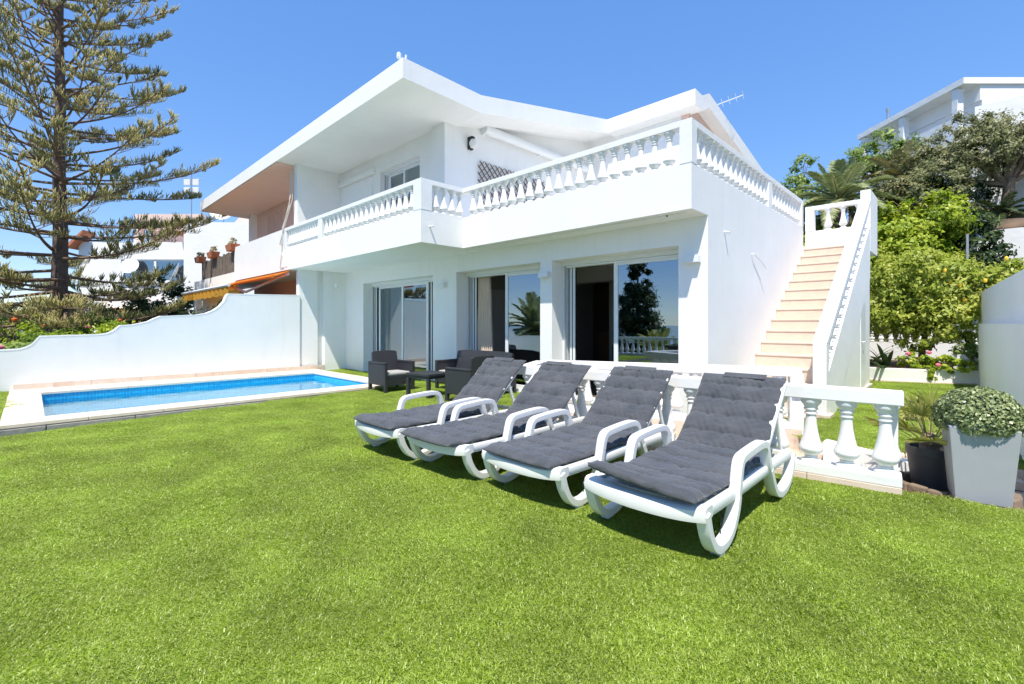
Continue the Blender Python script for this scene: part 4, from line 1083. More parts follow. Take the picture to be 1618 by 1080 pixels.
# trellis on the terrace wall
tr = empty('trellis', (-8.03,8.38,4.5)); tag(tr, 'brown expanding wooden trellis fixed to the white terrace wall', 'trellis')
hw, hh = 1.22, .55
for sg in (-1,1):
    k = -hw-hh
    while k < hw+hh:
        a = []                                        # line y = k + sg*z clipped to the rectangle
        z0, z1 = -hh, hh
        lo, hi = sorted(((-hw-k)/sg, (hw-k)/sg)); z0 = max(z0, lo); z1 = min(z1, hi)
        if z1-z0 > .1: MB().bar((.012*sg,k+sg*z0,z0),(.012*sg,k+sg*z1,z1),.012,.024,up=(1,0,0)).build('slat', 'trellis', tr)
        k += .165

# ------------------------------------------------------------ planters by the path
def taper_box(b, w0, w1, h, z=0):
    b.add([(-w0/2,-w0/2,z),(w0/2,-w0/2,z),(w0/2,w0/2,z),(-w0/2,w0/2,z),(-w1/2,-w1/2,z+h),(w1/2,-w1/2,z+h),(w1/2,w1/2,z+h),(-w1/2,w1/2,z+h)], [(0,3,2,1),(4,5,6,7),(0,1,5,4),(1,2,6,5),(2,3,7,6),(3,0,4,7)])
pc = (.06,5.0); prz = .16
e = empty('planter', (*pc,-.02), prz); tag(e, 'tall square grey planter holding the clipped box ball', 'planter')
def shell(b):
    w0, w1, h, t = .30, .38, .56, .028
    def ring(w, z): return [(-w/2,-w/2,z),(w/2,-w/2,z),(w/2,w/2,z),(-w/2,w/2,z)]
    b.add(ring(w0,0)+ring(w1,h)+ring(w1-2*t,h)+ring(w1-2*t-.01,h-.05), [(3,2,1,0)]+[(i,(i+1)%4,4+(i+1)%4,4+i) for i in range(4)]+[(4+i,4+(i+1)%4,8+(i+1)%4,8+i) for i in range(4)]+[(8+i,8+(i+1)%4,12+(i+1)%4,12+i) for i in range(4)]+[(12,13,14,15)])
o = part('pot', 'grey_planter', shell, parent=e, bevel=.006)
part('soil', 'soil', lambda b: b.box(-.155,.155,-.155,.155,.49,.52), parent=e)
bx = empty('box_ball', (pc[0],pc[1],.50), prz); tag(bx, 'clipped round box shrub with small pale green leaves', 'shrub')
rgn = np.random.default_rng(5); n = 7200
d = unit(rgn.normal(size=(n,3))); d = d[d[:,2] > -.45]; n = len(d)
bump = np.array([.035*noise.noise((q[0]*3,q[1]*3,q[2]*3)) + .018*noise.noise((q[0]*9,q[1]*9,q[2]*9)) for q in d])
rr = (.99+bump*2.2) - .12*rgn.random(n)**2.2
P_ = d*rr[:,None]*np.array([.255,.255,.225])+np.array([0,0,.09])
nr = unit(d+rgn.normal(size=(n,3))*.45); ax = unit(np.cross(nr, rgn.normal(size=(n,3))))
V, F, T = leaf_quads(P_, ax, nr, .024*(.7+.6*rgn.random(n)), .018*(.8+.4*rgn.random(n)), np.clip(rgn.normal(.55,.25,n),0,1))
link('leaves', np_mesh('leaves', V, F, T), 'leaf_box', bx)
part('inner_core', 'core_dark', lambda b: b.lathe([(.02,0),(.16,.02),(.225,.10),(.20,.20),(.10,.27),(.02,.285)], 14), parent=bx, smooth=True) if 'core_dark' in MATS else None
mat('core_dark', (.02,.03,.012), .9)
part('inner_core', 'core_dark', lambda b: b.lathe([(.02,-.01),(.14,.0),(.20,.08),(.18,.18),(.10,.245),(.02,.26)], 14), parent=bx, smooth=True)  # solid near-black green core filling the ball behind its leaves
part('stem', 'bark', lambda b: b.tube([(0,0,-.03),(0,0,.12)], .02, 6), parent=bx)

pp = (-.23,5.32)
e = empty('plant_pot', (*pp,-.15)); tag(e, 'round dark plastic pot with a fan palm, beside the grey planter', 'flowerpot')
part('pot', 'pot_dark', lambda b: b.lathe([(.11,0),(.15,.34),(.158,.345),(.163,.41),(.150,.41),(.145,.35),(.13,.33)], 24), parent=e, smooth=True)
part('soil', 'soil', lambda b: b.lathe([(.02,.36),(.144,.355),(.144,.34),(.02,.34)], 16), parent=e)
fp = empty('fan_palm', (pp[0],pp[1],.19)); tag(fp, 'small fan palm with stiff yellow-green leaves', 'palm')
V, F, T = [], [], []; rg = random.Random(21); sb_ = MB()
for i in range(26):
    az = i*2.399; el = lerp(.1, 1.35, (i+.5)/26); L = rg.uniform(.22,.36)
    d = Vector((math.cos(az)*math.cos(el), math.sin(az)*math.cos(el), math.sin(el))); c = Vector((0,0,.10)) + d*L
    sb_.tube([Vector((0,0,.06)), c], [.006,.004], 4)
    sd_ = d.cross(Vector((0,0,1))).normalized(); up_ = sd_.cross(d)
    for k in range(15):
        a = lerp(-1.25,1.25,k/14); q = (d*math.cos(a) + sd_*math.sin(a) + up_*(.25*math.cos(a)) + Vector((0,0,-.12*abs(a)))).normalized()
        ln = rg.uniform(.17,.25)*(1-.15*abs(a)); s2 = q.cross(up_).normalized()*.007; n0 = len(V)
        V += [c-s2*.4, c+s2*.4, c+q*ln*.55+s2+up_*.006, c+q*ln+Vector((0,0,-.03)), c+q*ln*.55-s2+up_*.006]; F.append((n0,n0+1,n0+2,n0+3,n0+4)); T += [min(1,max(0,rg.gauss(.5,.25)))]*5
link('fans', np_mesh_ngon('fans', V, F, T), 'leaf_fan', fp); sb_.build('stalks', 'leaf_stem', fp)
part('trunk', 'bark_light', lambda b: b.lathe([(.05,-.04),(.075,.03),(.06,.08),(.075,.10),(.05,.16),(.02,.19)], 10), parent=fp)
e = empty('stone_ring', (-.10,5.24,-.17)); tag(e, 'rough stone tree ring around the dark plant pot', 'edging')
for i in range(18):
    a = 2*math.pi*i/18; r_ = .37
    o = MB().rbox(r_*math.cos(a), r_*math.sin(a)*.78, 0, .16+rg.uniform(-.012,.012), .125, .06, a+math.pi/2).build('stone', 'bark_light', e, bevel=.012)
part('soil', 'soil', lambda b: b.lathe([(.30,0),(.30,.07),(.02,.09)], 18), parent=e)
e = empty('plant_pot', (.62,5.55,-.17)); tag(e, 'tall white pot with a spiky plant, at the far side of the grey planter', 'flowerpot')
part('pot', 'plastic', lambda b: b.lathe([(.13,0),(.19,.25),(.20,.50),(.21,.52),(.18,.52),(.17,.46)], 22), parent=e, smooth=True)
V, F, T = [], [], []
for i in range(60):
    az = rg.uniform(0,6.28); el = rg.uniform(.5,1.4); d = Vector((math.cos(az)*math.cos(el), math.sin(az)*math.cos(el), math.sin(el))); s2 = d.cross(Vector((0,0,1))).normalized()*.009
    c = Vector((0,0,.47)); ln = rg.uniform(.25,.4); n0 = len(V); V += [c-s2*.6,c+s2*.6,c+d*ln*.6+s2,c+d*ln+Vector((0,0,-.05)),c+d*ln*.6-s2]; F.append((n0,n0+1,n0+2,n0+3,n0+4)); T += [rg.random()]*5
link('leaves', np_mesh_ngon('leaves', V, F, T), 'leaf_palm', e)
part('soil', 'soil', lambda b: b.lathe([(.17,.40),(.175,.47),(.02,.48)], 16), parent=e)

# ------------------------------------------------------------ right-hand garden
simple('side_garden_wall', 'stucco', 'waist-high white wall between the back lawn and the side plot', 'wall', lambda b: b.prism([(.17,14.05),(.37,14.05),(.60,5.3),(.42,5.3)], 'z', -3.3, 1.30))
simple('tall_garden_wall', 'stucco', 'taller smooth white wall rising behind the waist-high one', 'wall', lambda b: b.prism([(.21,14.4),(.45,14.4),(.88,5.6),(.66,5.6)], 'z', -.3, 1.98))
bed = empty('flower_bed', (-.9,14.4,0)); tag(bed, 'curved white raised flower bed at the end of the back lawn', 'flower bed')
arc = [(-2.3,13.75),(-1.72,13.46),(-1.45,13.42),(-1.1,13.47),(-.7,13.63),(-.25,13.86),(.17,14.05),(.22,14.08)]
wbm = MB()
for i, p in enumerate(arc):
    a = Vector(arc[max(0,i-1)]); c = Vector(arc[min(len(arc)-1,i+1)]); d = (c-a).normalized(); nn = Vector((-d.y,d.x)); q = Vector(p)
    for w_, z in ((-.07,-.2),(-.07,.30),(.07,.30),(.07,-.2)): r_ = q+nn*w_; wbm.v.append((r_.x+.9,r_.y-14.4,z))
wbm.f = [(4*i+k,4*i+(k+1)%4,4*i+4+(k+1)%4,4*i+4+k) for i in range(len(arc)-1) for k in range(4)]+[(0,1,2,3),tuple(4*len(arc)-4+k for k in range(4))]
wbm.build('bed_wall', 'stucco', bed, bevel=.01)
fb = MB()
for i, p in enumerate(arc):
    a = Vector(arc[max(0,i-1)]); c = Vector(arc[min(len(arc)-1,i+1)]); d = (c-a).normalized(); nn = Vector((-d.y,d.x)); q = Vector(p)
    for w_, z in ((-.10,-.2),(-.10,.035),(-.072,.035),(-.072,-.2)): r_ = q+nn*w_; fb.v.append((r_.x+.9,r_.y-14.4,z))
fb.f = [(4*i+k,4*i+(k+1)%4,4*i+4+(k+1)%4,4*i+4+k) for i in range(len(arc)-1) for k in range(4)]
fb.build('foot_tile', 'skirt_stone', bed)
sp = MB(); sp.add([(x+.9,y-14.4+.04,.24) for x, y in arc]+[(1.25,3.3,.24),(-1.4,3.3,.24)], [tuple(range(len(arc)+2))]); sp.build('soil', 'soil', bed)

tw = empty('terrace_wall', (-1.5,17.6,0)); tag(tw, 'white retaining wall with a small balustrade behind the lemon tree', 'wall')
part('wall', 'stucco', lambda b: b.box(-6,2.4,.0,.2,-3.3,.75), parent=tw)
part('rail', 'white_rail', lambda b: b.box(-6,2.4,.02,.18,1.20,1.28), parent=tw)
for i in range(26): put_bal(BAL_ST, (-3.2+.22*i,.1,.77), tw)
simple('bowl_terrace', 'stucco_far', 'white upper terrace wall under the clay bowl', 'wall', lambda b: b.box(-.35,6.5,20.95,24.0,-.5,4.22))
simple('house_side_wall', 'stucco_far', 'tall white side wall behind the dark trimmed tree', 'wall', lambda b: b.box(.2,7.5,24.0,24.3,2.5,9.2))
bo = empty('planter_bowl', (.78,21.75,4.22)); tag(bo, 'wide shallow clay bowl on the upper terrace holding a cycad', 'planter')
part('bowl', 'bowl', lambda b: b.lathe([(.25,0),(.45,.10),(.62,.27),(.66,.33),(.60,.33),(.5,.25)], 26), parent=bo, smooth=True)
part('soil', 'soil', lambda b: b.lathe([(.55,.24),(.57,.29),(.02,.33)], 18), parent=bo)
palm('cycad', (.78,21.75,4.46), 'dark cycad with a ring of arching fronds in the clay bowl', .42, .17, 26, 1.05, .22, 31, m='leaf_cycad', cat='plant', rises=(-.1,.9), nleaf=34, lw=.02)

# lemon tree
lt = shrub('lemon_tree', (-.78,15.0,.22), 'bushy yellow-green lemon tree growing from the curved flower bed', 'tree', 'leaf_lemon',
      [(-.45,.1,1.75,1.05,1.0,.85),(.45,.2,1.8,1.0,1.0,.8),(-.05,-.1,2.3,.9,.85,.6),(-.65,-.2,1.3,.8,.8,.55),(.45,-.35,1.2,.75,.65,.6),(1.15,.2,1.95,.75,.7,.5),(1.6,.2,2.15,.5,.5,.35),(.05,-.35,.85,.6,.5,.45)],
      26000, .095, 11, stems=14, trunk=(.07,.9), barkm='bark_light', clumps=52, spread=.20, aspect=.5)
rg = random.Random(6)
for i in range(11):
    b = rg.choice([(-.3,-.5,1.7),(.5,-.6,1.9),(1.1,-.3,2.2),(1.5,-.1,2.3),(.2,-.7,2.4),(.9,-.5,1.5)])
    part('lemon', 'lemon', lambda m_: m_.lathe([(.004,-.05),(.03,-.035),(.038,0),(.03,.035),(.006,.055)], 8, (b[0]+rg.uniform(-.35,.35), b[1]+rg.uniform(-.3,.1), b[2]+rg.uniform(-.3,.3))), parent=lt, smooth=True)
ger = shrub('geranium', (-.55,13.95,.22), 'low bright green geranium with pink flowers spilling over the bed wall', 'plant', 'leaf_bright',
      [(-.3,-.05,.22,.40,.22,.22),(.25,-.1,.18,.40,.25,.20),(-.05,-.3,.0,.2,.1,.15)], 3600, .055, 12, stems=6, clumps=30, aspect=.9)
for i, (x, y, z) in enumerate(((-.95,13.72,.62),(-.45,13.66,.40),(-.6,13.7,.66))):
    part('flower_head', 'pink_flower', lambda b: b.lathe([(.01,-.03),(.045,-.015),(.05,.02),(.02,.045)], 8, (x+.55,y-13.95,z-.22)), parent=ger, smooth=True)
simple('flower_box', 'stucco', 'white concrete flower box at the corner of the curved bed', 'planter', lambda b: (b.box(-.22,.17,14.2,14.6,.2,.62), b.box(-.19,.14,14.23,14.57,.62,.63)), bevel=.02)
shrub('trailing_plant', (-.02,14.3,.60), 'dark trailing plant hanging out of the white flower box', 'plant', 'leaf_mid', [(0,0,.12,.25,.2,.15),(.14,-.18,-.12,.08,.06,.25)], 1200, .05, 13, stems=4)
# strap-leaved plants in the bed
def strap_plant(loc, label, n, L, seed, m='leaf_dark', w=.05):
    rg = random.Random(seed); e = empty('strap_leaf_plant', loc); tag(e, label, 'plant', 'strap-leaved plants in the beds'); V, F, T = [], [], []
    for i in range(n):
        az = rg.uniform(0,6.28); el = rg.uniform(.35,1.3); ln = L*rg.uniform(.7,1.1); d = Vector((math.cos(az),math.sin(az),0)); s2 = Vector((-d.y,d.x,0)); pr = None
        for k in range(6):
            t = k/5; p = d*(ln*t*math.cos(el)) + Vector((0,0,ln*(t*math.sin(el)-.35*t*t))); ww = w*math.sin(math.pi*(.12+.86*t)); a = len(V); V += [p-s2*ww, p+s2*ww]; T += [rg.uniform(.2,.7)]*2
            if pr is not None: F.append((pr,pr+1,a+1,a))
            pr = a
    link('leaves', np_mesh_ngon('leaves', V, F, T), m, e); part('base', 'bark', lambda b: b.lathe([(.05,-.05),(.06,.05),(.02,.1)], 8), parent=e); return e
strap_plant((-1.35,13.95,.22), 'dark strap-leaved plant at the lawn end of the curved bed', 16, 1.0, 41)
strap_plant((.15,15.2,.25), 'dark strap-leaved plant rising behind the white flower box', 14, 1.5, 42)
strap_plant((-1.85,15.6,.25), 'green strap-leaved plant against the terrace wall balustrade', 14, 1.3, 43, 'leaf_mid')

# hedge masses and bushes on the slope
shrub('bush', (-1.55,18.9,1.4), 'rounded bright yellow-green bush above the lemon tree', 'bush', 'leaf_bright', [(-.3,0,2.6,1.15,1.0,.95),(.75,.1,3.05,1.0,.9,.75),(.2,-.4,1.8,1.4,.8,.9),(-1.2,.1,2.1,.9,.8,.9),(-.4,0,.7,1.5,.9,.9)], 20000, .13, 51, stems=8, trunk=(.08,1.0), clumps=44, spread=.2)
shrub('bush', (-3.1,18.7,1.9), 'leafy light green hedge bush behind the stair landing', 'bush', 'leaf_bright', [(0,0,1.6,1.3,.9,1.1),(1.2,.1,1.6,1.0,.8,1.0),(-1.3,.2,2.0,1.0,.8,.9),(-2.4,.5,2.3,1.0,.8,.9),(-3.4,.9,2.6,.9,.8,.9)], 20000, .12, 52, stems=8, trunk=(.07,.8), clumps=44, spread=.2)
shrub('bush', (-6.6,20.4,2.6), 'mid green bush showing above the terrace balustrade corner', 'bush', 'leaf_mid', [(0,0,2.8,1.5,1.0,1.3),(1.2,0,2.4,1.1,.9,1.1),(-1.0,0,3.2,1.0,.9,.9),(2.2,.1,1.9,1.0,.9,1.0)], 13000, .13, 53, stems=8, trunk=(.08,1.4), clumps=40, spread=.2)
shrub('young_tree', (-5.0,21.3,3.6), 'slim airy tree against the sky beside the terrace balustrade', 'tree', 'leaf_mid', [(0,0,2.8,.75,.7,1.0),(.35,0,3.8,.45,.45,.6),(-.5,.1,2.2,.7,.6,.7)], 3400, .13, 54, stems=9, trunk=(.06,1.6), clumps=22, spread=.24)
shrub('young_tree', (-3.4,23.5,5.4), 'airy light green tree behind the palm fronds', 'tree', 'leaf_mid', [(0,0,2.3,.7,.7,.9),(.9,.2,2.6,.8,.7,.9),(-.8,0,1.5,.6,.6,.7),(1.7,.3,2.2,.8,.7,.8)], 5200, .13, 55, stems=9, trunk=(.08,1.3), clumps=24, spread=.22)
shrub('bush', (-.9,21.0,3.6), 'olive green wild bush between the palm and the dark trimmed tree', 'bush', 'leaf_olive', [(0,0,2.0,1.2,.9,1.0),(-1.0,.2,1.6,1.0,.8,1.0),(-1.9,.4,2.2,.8,.7,.9),(.3,-.3,1.1,1.1,.8,.8)], 15000, .10, 56, stems=8, trunk=(.08,.9), clumps=44)
shrub('bush', (-2.5,20.3,3.3), 'dry olive undergrowth below the palm fronds', 'bush', 'leaf_dry', [(0,0,.9,1.4,.9,.9),(-1.6,.1,1.0,1.2,.9,.8),(1.5,0,.8,1.0,.8,.8)], 9000, .14, 57, stems=6, clumps=40, aspect=.25)
shrub('bush', (.1,19.8,1.6), 'dark evergreen shrub left of the clay bowl', 'bush', 'leaf_dark', [(0,0,1.9,.75,.7,1.2),(-.3,0,2.7,.7,.6,.7),(.1,-.3,1.0,.7,.6,.8)], 7000, .13, 58, stems=6, trunk=(.06,.7))
tt = shrub('shade_tree', (.95,22.6,4.0), 'grey-green trimmed tree with a stout pale trunk beside the bowl', 'tree', 'leaf_olive',
      [(-.5,-.2,3.0,1.3,1.1,.8),(.9,0,3.1,1.4,1.1,.75),(-1.7,-.2,2.9,1.1,.9,.85),(.2,.1,3.7,1.2,1.0,.6),(1.9,0,2.7,1.0,.9,.6),(-1.2,0,3.9,.9,.8,.7),(-2.3,-.1,2.2,.8,.7,.6)], 30000, .085, 59, stems=16, trunk=(.17,2.1), barkm='bark_light', clumps=46, spread=.19)
shrub('bush', (-1.3,22.4,4.6), 'dark foliage under the trimmed tree', 'bush', 'leaf_dark', [(0,0,1.2,1.1,.8,.9),(1.1,.2,1.0,.9,.7,.8)], 6000, .11, 61, stems=5, trunk=(.06,.5))
palm('palm_tree', (-3.2,19.6,2.8), 'date palm with arching grey-green fronds on the slope above the stair', 2.75, .20, 28, 2.3, .40, 33, rises=(-.1,1.35), nleaf=56, lw=.034)
palm('palm_tree', (-1.75,22.8,5.2), 'smaller yellowed palm to the right of the arching date palm', 1.5, .2, 20, 2.0, .36, 34, m='leaf_dry', rises=(.0,1.4), nleaf=46, lw=.03)
simple('garden_pole', 'steel', 'thin grey metal post standing beside the bright bush', 'post', lambda b: b.tube([(.0,18.2,1.0),(.0,18.2,3.8)], .03, 8), smooth=True)

# ------------------------------------------------------------ villa up the hill
hv = empty('hillside_villa', (*W(24,26),8.0), math.atan2(.6971,.7172)); tag(hv, 'white terraced villa with long balcony on the hill to the right', 'house')
# local axes: x to the right of view, y away from view
def hp(name, m, fn, **k): return part(name, m, fn, parent=hv, **k)
hp('wall', 'stucco_far', lambda b: (b.box(-1.1,12,-3.2,3.6,-6,4.2),))
hp('balcony_slab', 'stucco_far', lambda b: b.box(-1.9,-1.1,-3.0,3.5,2.3,2.75))
hp('roof_edge', 'stucco_far', lambda b: (b.box(-2.1,1.2,-3.3,3.7,4.95,5.25), b.box(-1.2,1.2,-3.2,3.6,4.2,4.95)))
hp('roof_parapet', 'stucco_far', lambda b: (b.box(1.2,12,-3.35,3.6,4.2,5.3),))
hp('balcony_band', 'stucco_far', lambda b: b.box(-2.05,-1.9,-3.0,3.5,2.2,3.5))
for y in (-2.9,.3,3.2): hp('column', 'stucco_far', lambda b: b.box(-2.02,-1.72,y,y+.3,-1.4,4.9))
hp('lower_terrace', 'stucco_far', lambda b: b.box(-1.85,-1.1,-3.0,3.5,-6,.0))
hb = hp('lower_balustrade', 'stucco_far', lambda b: (b.box(-2.05,-1.85,-2.9,3.5,.85,.97), b.box(-2.05,-1.85,-2.9,3.5,-6,.15)))
for i in range(15): put_bal(BAL_UP, (-1.95,-2.5+.4*i,.13), hb).scale = (1.3,1.3,1.46)
hp('chimney_pipe', 'steel', lambda b: (b.tube([(-1.2,2.4,5.2),(-1.2,2.4,6.2)], .07, 8), b.tube([(-1.2,2.4,6.15),(-1.2,2.4,6.35)], .10, 8)), smooth=True)
iv = empty('ivy', (2.1,23.9,7.6)); tag(iv, 'thin ivy creeping across the tall white side wall', 'plant')
foliage('leaves', 'leaf_mid', iv, [(0,0,.4,.9,.08,.12),(.9,0,.75,.6,.08,.12),(-.9,0,.05,.4,.08,.1)], 500, .11, 71, clumps=12, up=0)
part('stem', 'twig', lambda b: b.tube([(-1.3,.05,-.3),(0,.05,.4),(1.5,.05,.95)], .02, 5), parent=iv)

# ------------------------------------------------------------ white block beyond the wall on the left
lbk = empty('apartment_block', (*W(-24.5,31),-.2), math.atan2(.6971,.7172)); tag(lbk, 'white stepped apartment block with pink rooftop parapets behind the pine', 'building')
def lpart(name, m, fn, **k): return part(name, m, fn, parent=k.pop('parent', lbk), **k)
def lw_(b):                                            # front wall with window band opening
    for a, c, z0, z1 in ((-4.2,-1.4,0,6.9),(-1.4,3.1,0,4.35),(-1.4,3.1,5.75,6.9),(3.1,3.6,0,6.9)): b.box(a,c,0,.3,z0,z1)
lpart('front_wall', 'stucco_far', lw_)
lpart('body', 'stucco_far', lambda b: (b.box(-4.2,-3.9,.3,9,0,6.9), b.box(-4.2,3.6,.3,9,6.6,6.9), b.box(-3.9,3.6,2.6,9,0,6.6)))
lpart('right_block', 'stucco_far', lambda b: b.box(3.6,9.5,-1.2,9,0,7.95))
lpart('roof_storey', 'pink_far', lambda b: (b.box(-.6,3.4,1.5,6,6.9,8.3), b.box(-1.0,3.6,.6,1.0,7.9,8.9), b.box(-1.0,-.6,.6,1.0,6.9,7.9)))
lpart('gable', 'pink_far', lambda b: b.prism([(3.4,7.95),(8.8,7.95),(8.8,8.5),(7.2,9.3),(4.6,9.3)], 'y', 3.2, 3.6))
lpart('tile_eave', 'terracotta', lambda b: b.box(2.6,3.55,-.5,.3,7.3,7.5))
lpart('tile_eave', 'terracotta', lambda b: b.prism([(-4.6,6.5),(-3.4,7.6),(-3.4,7.45),(-4.4,6.4)], 'y', -.6, .4))
lpart('sill', 'stucco_far', lambda b: b.box(-1.5,3.2,-.18,0,4.2,4.35))
wn_ = lpart('window', 'alu_white', lambda b: (b.box(-1.4,-1.25,.05,.2,4.35,5.75), b.box(.75,.9,.05,.2,4.35,5.75), b.box(2.95,3.1,.05,.2,4.35,5.75), b.box(-1.4,3.1,.05,.2,5.65,5.75)))
lpart('pane', 'glass', lambda b: b.box(-1.25,.75,.1,.13,4.35,5.65), parent=wn_); lpart('pane', 'glass', lambda b: b.box(.9,2.95,.1,.13,4.35,5.65), parent=wn_)
lpart('awning_strip', 'awning_y', lambda b: b.box(-2.6,1.6,-.7,0,2.35,2.5))
def dish(loc, r, rz, lab):
    e = empty('satellite_dish', loc, rz); tag(e, lab, 'satellite dish', 'satellite dishes')
    b = MB(); prof = [(.02,.0)]+[(r*k/6, .22*r*(k/6)**2) for k in range(1,7)]; b.lathe(prof, 20)
    o = b.build('reflector', 'dish', e, smooth=True); o.rotation_euler = (R(68),0,0); sd = o.modifiers.new('t','SOLIDIFY'); sd.thickness = .02
    part('mount', 'steel', lambda b: b.tube([(0,.05,0),(0,.15,-.1),(0,.15,-r*1.4)], .03, 6), parent=e)
    part('arm', 'steel', lambda b: b.tube([(0,0,-r*.8),(0,-r*.8,-.1)], .015, 5), parent=e)
yaw = math.atan2(.6971,.7172)
dish((*W(-25.05,30.75),5.05), .55, yaw+.15, 'white satellite dish standing in front of the apartment window')
dish((*W(-21.85,30.5),4.55), .75, yaw-.9, 'large white satellite dish at the right end of the apartment window')
dish((*W(-18.9,30.6),8.65), .75, yaw+.2, 'white satellite dish on the apartment roof beside the pink gable')
dish((*W(-16.9,30.5),8.85), .8, yaw-.2, 'white satellite dish on the roof nearest the white roof edge')
ta = empty('rooftop_aerial', (*W(-20.4,29.8),7.7)); tag(ta, 'tall rooftop television aerial with white grid panels', 'aerial')
part('mast', 'steel', lambda b: b.tube([(0,0,0),(0,0,3.4)], .035, 6), parent=ta)
for dx in (-.28,.28):
    for z in (1.9,2.4): part('grid_panel', 'dish', lambda b: b.rbox(dx*.72,dx*.69,z,z+.38,.4,.08,yaw), parent=ta, bevel=.02)
part('crossbar', 'steel', lambda b: (b.tube([W(-.7,0)+(2.9,), W(.7,0)+(2.8,)], .015, 5),), parent=ta)

# ------------------------------------------------------------ shrubs beyond the boundary wall
LS = [((-15.2,-.4,-.2),'leaf_mid','low mixed green shrub with orange flowers at the low end of the pool wall',[(0,0,.55,1.0,1.6,.65),(.2,1.5,.6,.9,.9,.6)],8000,.09,81),
      ((-16.2,1.9,-.2),'leaf_bright','bright green leafy shrub to the right of the pine trunk',[(0,0,.75,.8,1.1,.75),(0,.8,.8,.8,.8,.65)],8000,.10,82),
      ((-16.5,3.7,-.2),'leaf_dark','dark green dense shrub under the stepped wall top',[(0,0,.85,.9,1.0,.95),(-.6,1.0,1.1,1.0,.9,1.2)],8000,.10,83),
      ((-26.5,4.4,-.2),'leaf_dark','tall dark shrub below the apartment window',[(0,0,2.0,1.6,1.4,1.6),(-1.2,-1.2,1.7,1.3,1.2,1.4),(1.2,1.0,1.6,1.4,1.2,1.6)],9000,.17,84),
      ((-26.2,-.4,-.2),'leaf_olive','olive green bush behind the pine, towards the sea',[(0,0,1.0,1.4,1.6,1.1),(-1.5,-1.4,1.2,1.4,1.4,1.2)],8000,.12,85),
      ((-33.8,.6,-.2),'leaf_dark','dark clipped shrub far behind the pool wall against the sea sky',[(0,0,1.2,1.8,1.8,1.4),(-1.8,-1.2,1.3,1.6,1.6,1.4)],8000,.17,86),
      ((-22.5,1.6,-.2),'leaf_mid','green flowering shrub right around the foot of the pine',[(0,0,.9,1.2,1.2,1.0),(1.6,.4,.8,1.0,1.0,.9),(.6,-1.8,.8,1.2,1.2,.9)],10000,.11,87),
      ((-19.0,.2,-.2),'leaf_bright','light green garden shrub between the pine and the pool wall',[(0,0,.6,1.2,1.2,.75),(.6,1.5,.7,1.0,1.0,.75)],9000,.10,88)]
for loc, m_, lab, bl, n_, sz, sd_ in LS:
    if not bl: continue
    e = shrub('garden_shrub', loc, lab, 'shrub', m_, bl, n_, sz, sd_, stems=6, clumps=44, group='shrubs beyond the pool wall')
    if 'flower' in lab:
        rg = random.Random(sd_)
        for i in range(14):
            b = rg.choice(bl); a = rg.uniform(0,6.28); q = rg.uniform(.3,.9)
            part('blossom', 'orange_flower' if i % 3 else 'pink_flower', lambda k: k.lathe([(.01,-.04),(.07,-.02),(.08,.03),(.02,.06)], 7, (b[0]+b[3]*q*math.cos(a), b[1]+b[4]*q*math.sin(a), b[2]+b[5]*math.sqrt(1-q*q*.9))), parent=e, smooth=True)

